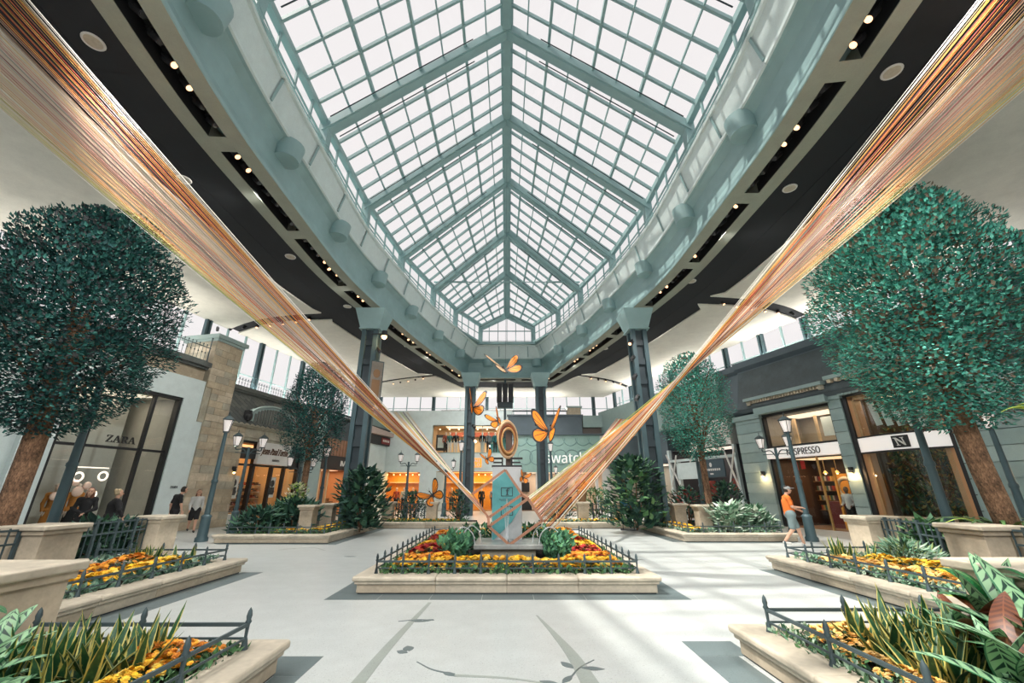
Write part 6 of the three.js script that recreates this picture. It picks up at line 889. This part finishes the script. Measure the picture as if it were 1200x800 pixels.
  if (!o.noShoes) cl('shoes', [[j.al.clone().add(V(0, -0.04, -0.03)), toe(j.al), 0.045, 0.035], [j.ar.clone().add(V(0, -0.04, -0.03)), toe(j.ar), 0.045, 0.035]].map(([a, b, p, q]) => [a, V(b.x, Math.max(0.04, a.y - 0.02), b.z), p, q]), o.shoes || m.black, 72);
  if (o.hair) { const hh = [[hc.clone().add(V(0, 0.045, -0.02)), hc.clone().add(V(0, 0.0, -0.035)), 0.085 * k, 0.085 * k]]; if (o.longHair) hh.push([hc.clone().add(V(0.04, 0, -0.05)), hc.clone().add(V(0.06, -0.26, -0.06)), 0.06, 0.05], [hc.clone().add(V(-0.04, 0, -0.05)), hc.clone().add(V(-0.06, -0.26, -0.06)), 0.06, 0.05]); if (o.bun) hh.push([hc.clone().add(V(0, 0.06, -0.09)), hc.clone().add(V(0, 0.08, -0.1)), 0.045, 0.045]); mesh('hair', cubes(field(hh, 0.03), [hc.x, hc.y - 0.1, hc.z - 0.03], 0.32, 56), o.hair, t); }
  if (!o.faceless) { const E = [sph(0.011, hc.x + 0.03, hc.y + 0.012, hc.z + 0.075), sph(0.011, hc.x - 0.03, hc.y + 0.012, hc.z + 0.075)]; mesh('eyes', E, m.black, t); }
  if (o.cap) { mesh('cap', [sph(0.098 * k, hc.x, hc.y + 0.045, hc.z - 0.005, 1, 0.75, 1.05, 16), rb(hc.x - 0.075, hc.x + 0.075, hc.y + 0.045, hc.y + 0.06, hc.z + 0.04, hc.z + 0.18, 0.006, 1)], o.cap, t); }
  return t;
}
const skin = mat('skin', [0.55, 0.32, 0.22], { roughness: 0.55 }), skin2 = mat('skin deep', [0.2, 0.1, 0.06], { roughness: 0.55 }), cloth = (k, c) => mat('cloth ' + k, c, { map: T.fabric, roughness: 0.9 }), blk = cloth('black', [0.012, 0.012, 0.014]), hairD = mat('dark hair', [0.02, 0.014, 0.01], { roughness: 0.6 }), hairB = mat('blond hair', [0.42, 0.33, 0.2], { roughness: 0.6 }), hairR = mat('auburn hair', [0.14, 0.05, 0.025], { roughness: 0.6 });
const walk = (s = 1) => ({ kl: [0.1, 0.52, 0.16 * s], al: [0.1, 0.1, 0.24 * s], kr: [-0.1, 0.5, -0.03 * s], ar: [-0.1, 0.16, -0.3 * s], el: [0.23, 1.14, -0.12 * s], wl: [0.22, 0.9, -0.08 * s], er: [-0.23, 1.14, 0.08 * s], wr: [-0.22, 0.93, 0.2 * s] });
figure('person', 'person in orange shirt, grey cap and grey shorts walking before the coffee shop', 'person', 8.95, 0, -14.05, 1.25, { h: 1.74, fat: 1.15, skin, top: cloth('orange', [0.85, 0.20, 0.03]), bottom: cloth('grey', [0.22, 0.3, 0.31]), shorts: true, shoes: m.offwhite, cap: cloth('cap', [0.4, 0.42, 0.42]), hair: hairD, sleeve: 0.4, pose: { ...walk(1), er: [-0.22, 1.14, 0.06], wr: [-0.12, 1.12, 0.3], el: [0.22, 1.14, 0.04], wl: [0.14, 1.05, 0.28], head: [0, 1.59, 0.06] } });
figure('person', 'person dressed all in black walking past the stone pier', 'person', -11.85, 0, -15.8, 2.6, { h: 1.76, skin, top: blk, bottom: blk, shoes: m.offwhite, hair: hairD, sleeve: 0.4, pose: { ...walk(0.6), neck: [0, 1.44, 0.06], head: [0, 1.57, 0.12], chest: [0, 1.27, 0.03] } });
figure('person', 'person with white top and dark jacket standing at the foot of the stone pier', 'person', -13.1, 0, -18.6, 0.7, { h: 1.62, skin, top: cloth('white', [0.6, 0.6, 0.58]), bottom: blk, shorts: true, hair: hairR, longHair: true, sleeve: 0.9, pose: walk(0.7) });
figure('person', 'person with auburn hair and black dress leaning at the planter by the white storefront', 'person', -12.6, 0.08, -13.2, 0.6, { h: 1.6, skin, top: blk, bottom: blk, skirt: 0.5, hair: hairR, longHair: true, sleeve: 0.9, pose: { el: [0.26, 1.12, 0.06], wl: [0.06, 1.0, 0.2], er: [-0.26, 1.12, 0.06], wr: [-0.02, 0.98, 0.22], head: [0.02, 1.59, 0.06] } });
figure('person', 'person with blond bun and loose black shawl seen from behind by the fence', 'person', -11.65, 0.05, -13.1, 2.5, { h: 1.58, fat: 1.25, skin, top: blk, bottom: blk, skirt: 0.5, hair: hairB, bun: true, sleeve: 0.9, pose: { el: [0.34, 1.14, 0.06], wl: [0.3, 0.95, 0.2], er: [-0.34, 1.14, 0.06], wr: [-0.3, 0.95, 0.2] } });
{ const f = (u, z) => { const c = Math.cos(FR.ry), s = Math.sin(FR.ry); return [FR.p[0] + u * c + z * s, FR.p[2] - u * s + z * c]; }; const [x, z] = f(1.15, -0.5); figure('person', 'shop assistant with white top and dark trousers in the coffee shop doorway', 'person', x, 0.03, z, -1.2, { h: 1.7, skin: skin2, top: cloth('white', [0.6, 0.6, 0.58]), bottom: blk, hair: hairD, sleeve: 0.9, pose: { wl: [0.2, 1.0, 0.2], wr: [-0.2, 1.0, 0.2] } }); }
// shop mannequins (small, far)
const man = mat('mannequin', [0.6, 0.5, 0.42], { roughness: 0.4 });
const mq = (label, x, y, z, ry, top, bottom, o = {}) => figure('mannequin', label, 'mannequin', x, y, z, ry, { h: 1.78, skin: man, top, bottom, sleeve: 0.9, faceless: true, noShoes: true, ...o });
{ const f = (u, z) => { const c = Math.cos(FL.ry), s = Math.sin(FL.ry); return [FL.p[0] + u * c + z * s, FL.p[2] - u * s + z * c]; }; const amb = cloth('amber', [0.5, 0.2, 0.04]);
  const [x1, z1] = f(-4.25, -0.9), [x2, z2] = f(-3.75, -0.7); mq('mannequin in amber coat behind the white storefront glass', x1, 0.05, z1, 1.3, amb, amb, { skirt: 0.4 }); mq('mannequin in amber top and long black skirt behind the white storefront glass', x2, 0.05, z2, 1.3, amb, blk, { skirt: 0.2 }); }
const proto = mq('dark green dressed mannequin upstairs in the far white shop', -5.15, 4.75, -37.7, 0.2, cloth('bottle green', [0.03, 0.14, 0.13]), cloth('white', [0.6, 0.6, 0.58]));
for (const [x, l, c] of [[-4.6, 'black dressed mannequin upstairs in the far white shop, between green mannequin and column', blk], [-2.2, 'black dressed mannequin upstairs, right of the slender column', blk], [-1.65, 'grey dressed mannequin upstairs in the far white shop', cloth('mid grey', [0.18, 0.19, 0.2])], [-1.05, 'teal dressed mannequin upstairs, beside the wooden ring', cloth('teal', [0.02, 0.16, 0.19])], [-5.5, 'rust dressed mannequin upstairs beside the framed picture', cloth('rust', [0.3, 0.06, 0.03])]]) { const d = dup(proto, l); d.position.x = x; d.traverse((q) => { if (q.name === 'top') q.material = c; if (q.name === 'trousers' && c !== blk) q.material = blk; }); }
for (const [x, z, l, c] of [[-9.6, -38, 'red dressed figure in the narrow orange-lit window', cloth('scarlet', [0.5, 0.08, 0.03])], [-8.9, -37.8, 'pale dressed figure in the narrow orange-lit window', cloth('white', [0.6, 0.6, 0.58])], [-8.2, -38.1, 'dark dressed figure in the narrow orange-lit window', blk], [-2.2, -38, 'dark dressed figure in the wide orange-lit window, beside the column', blk], [-1.2, -37.8, 'grey dressed figure in the wide orange-lit window', cloth('mid grey', [0.18, 0.19, 0.2])], [-4.8, -38, 'amber dressed figure in the wide orange-lit window', cloth('amber', [0.5, 0.2, 0.04])]]) { const d = dup(proto, l); d.position.set(x, 0.03, z); d.traverse((q) => { if (q.name === 'top') q.material = c; if (q.name === 'trousers') q.material = blk; }); }
scene.traverse((o) => { if (o.isMesh) { o.castShadow = true; o.receiveShadow = true; } });
renderer.render(scene, camera);
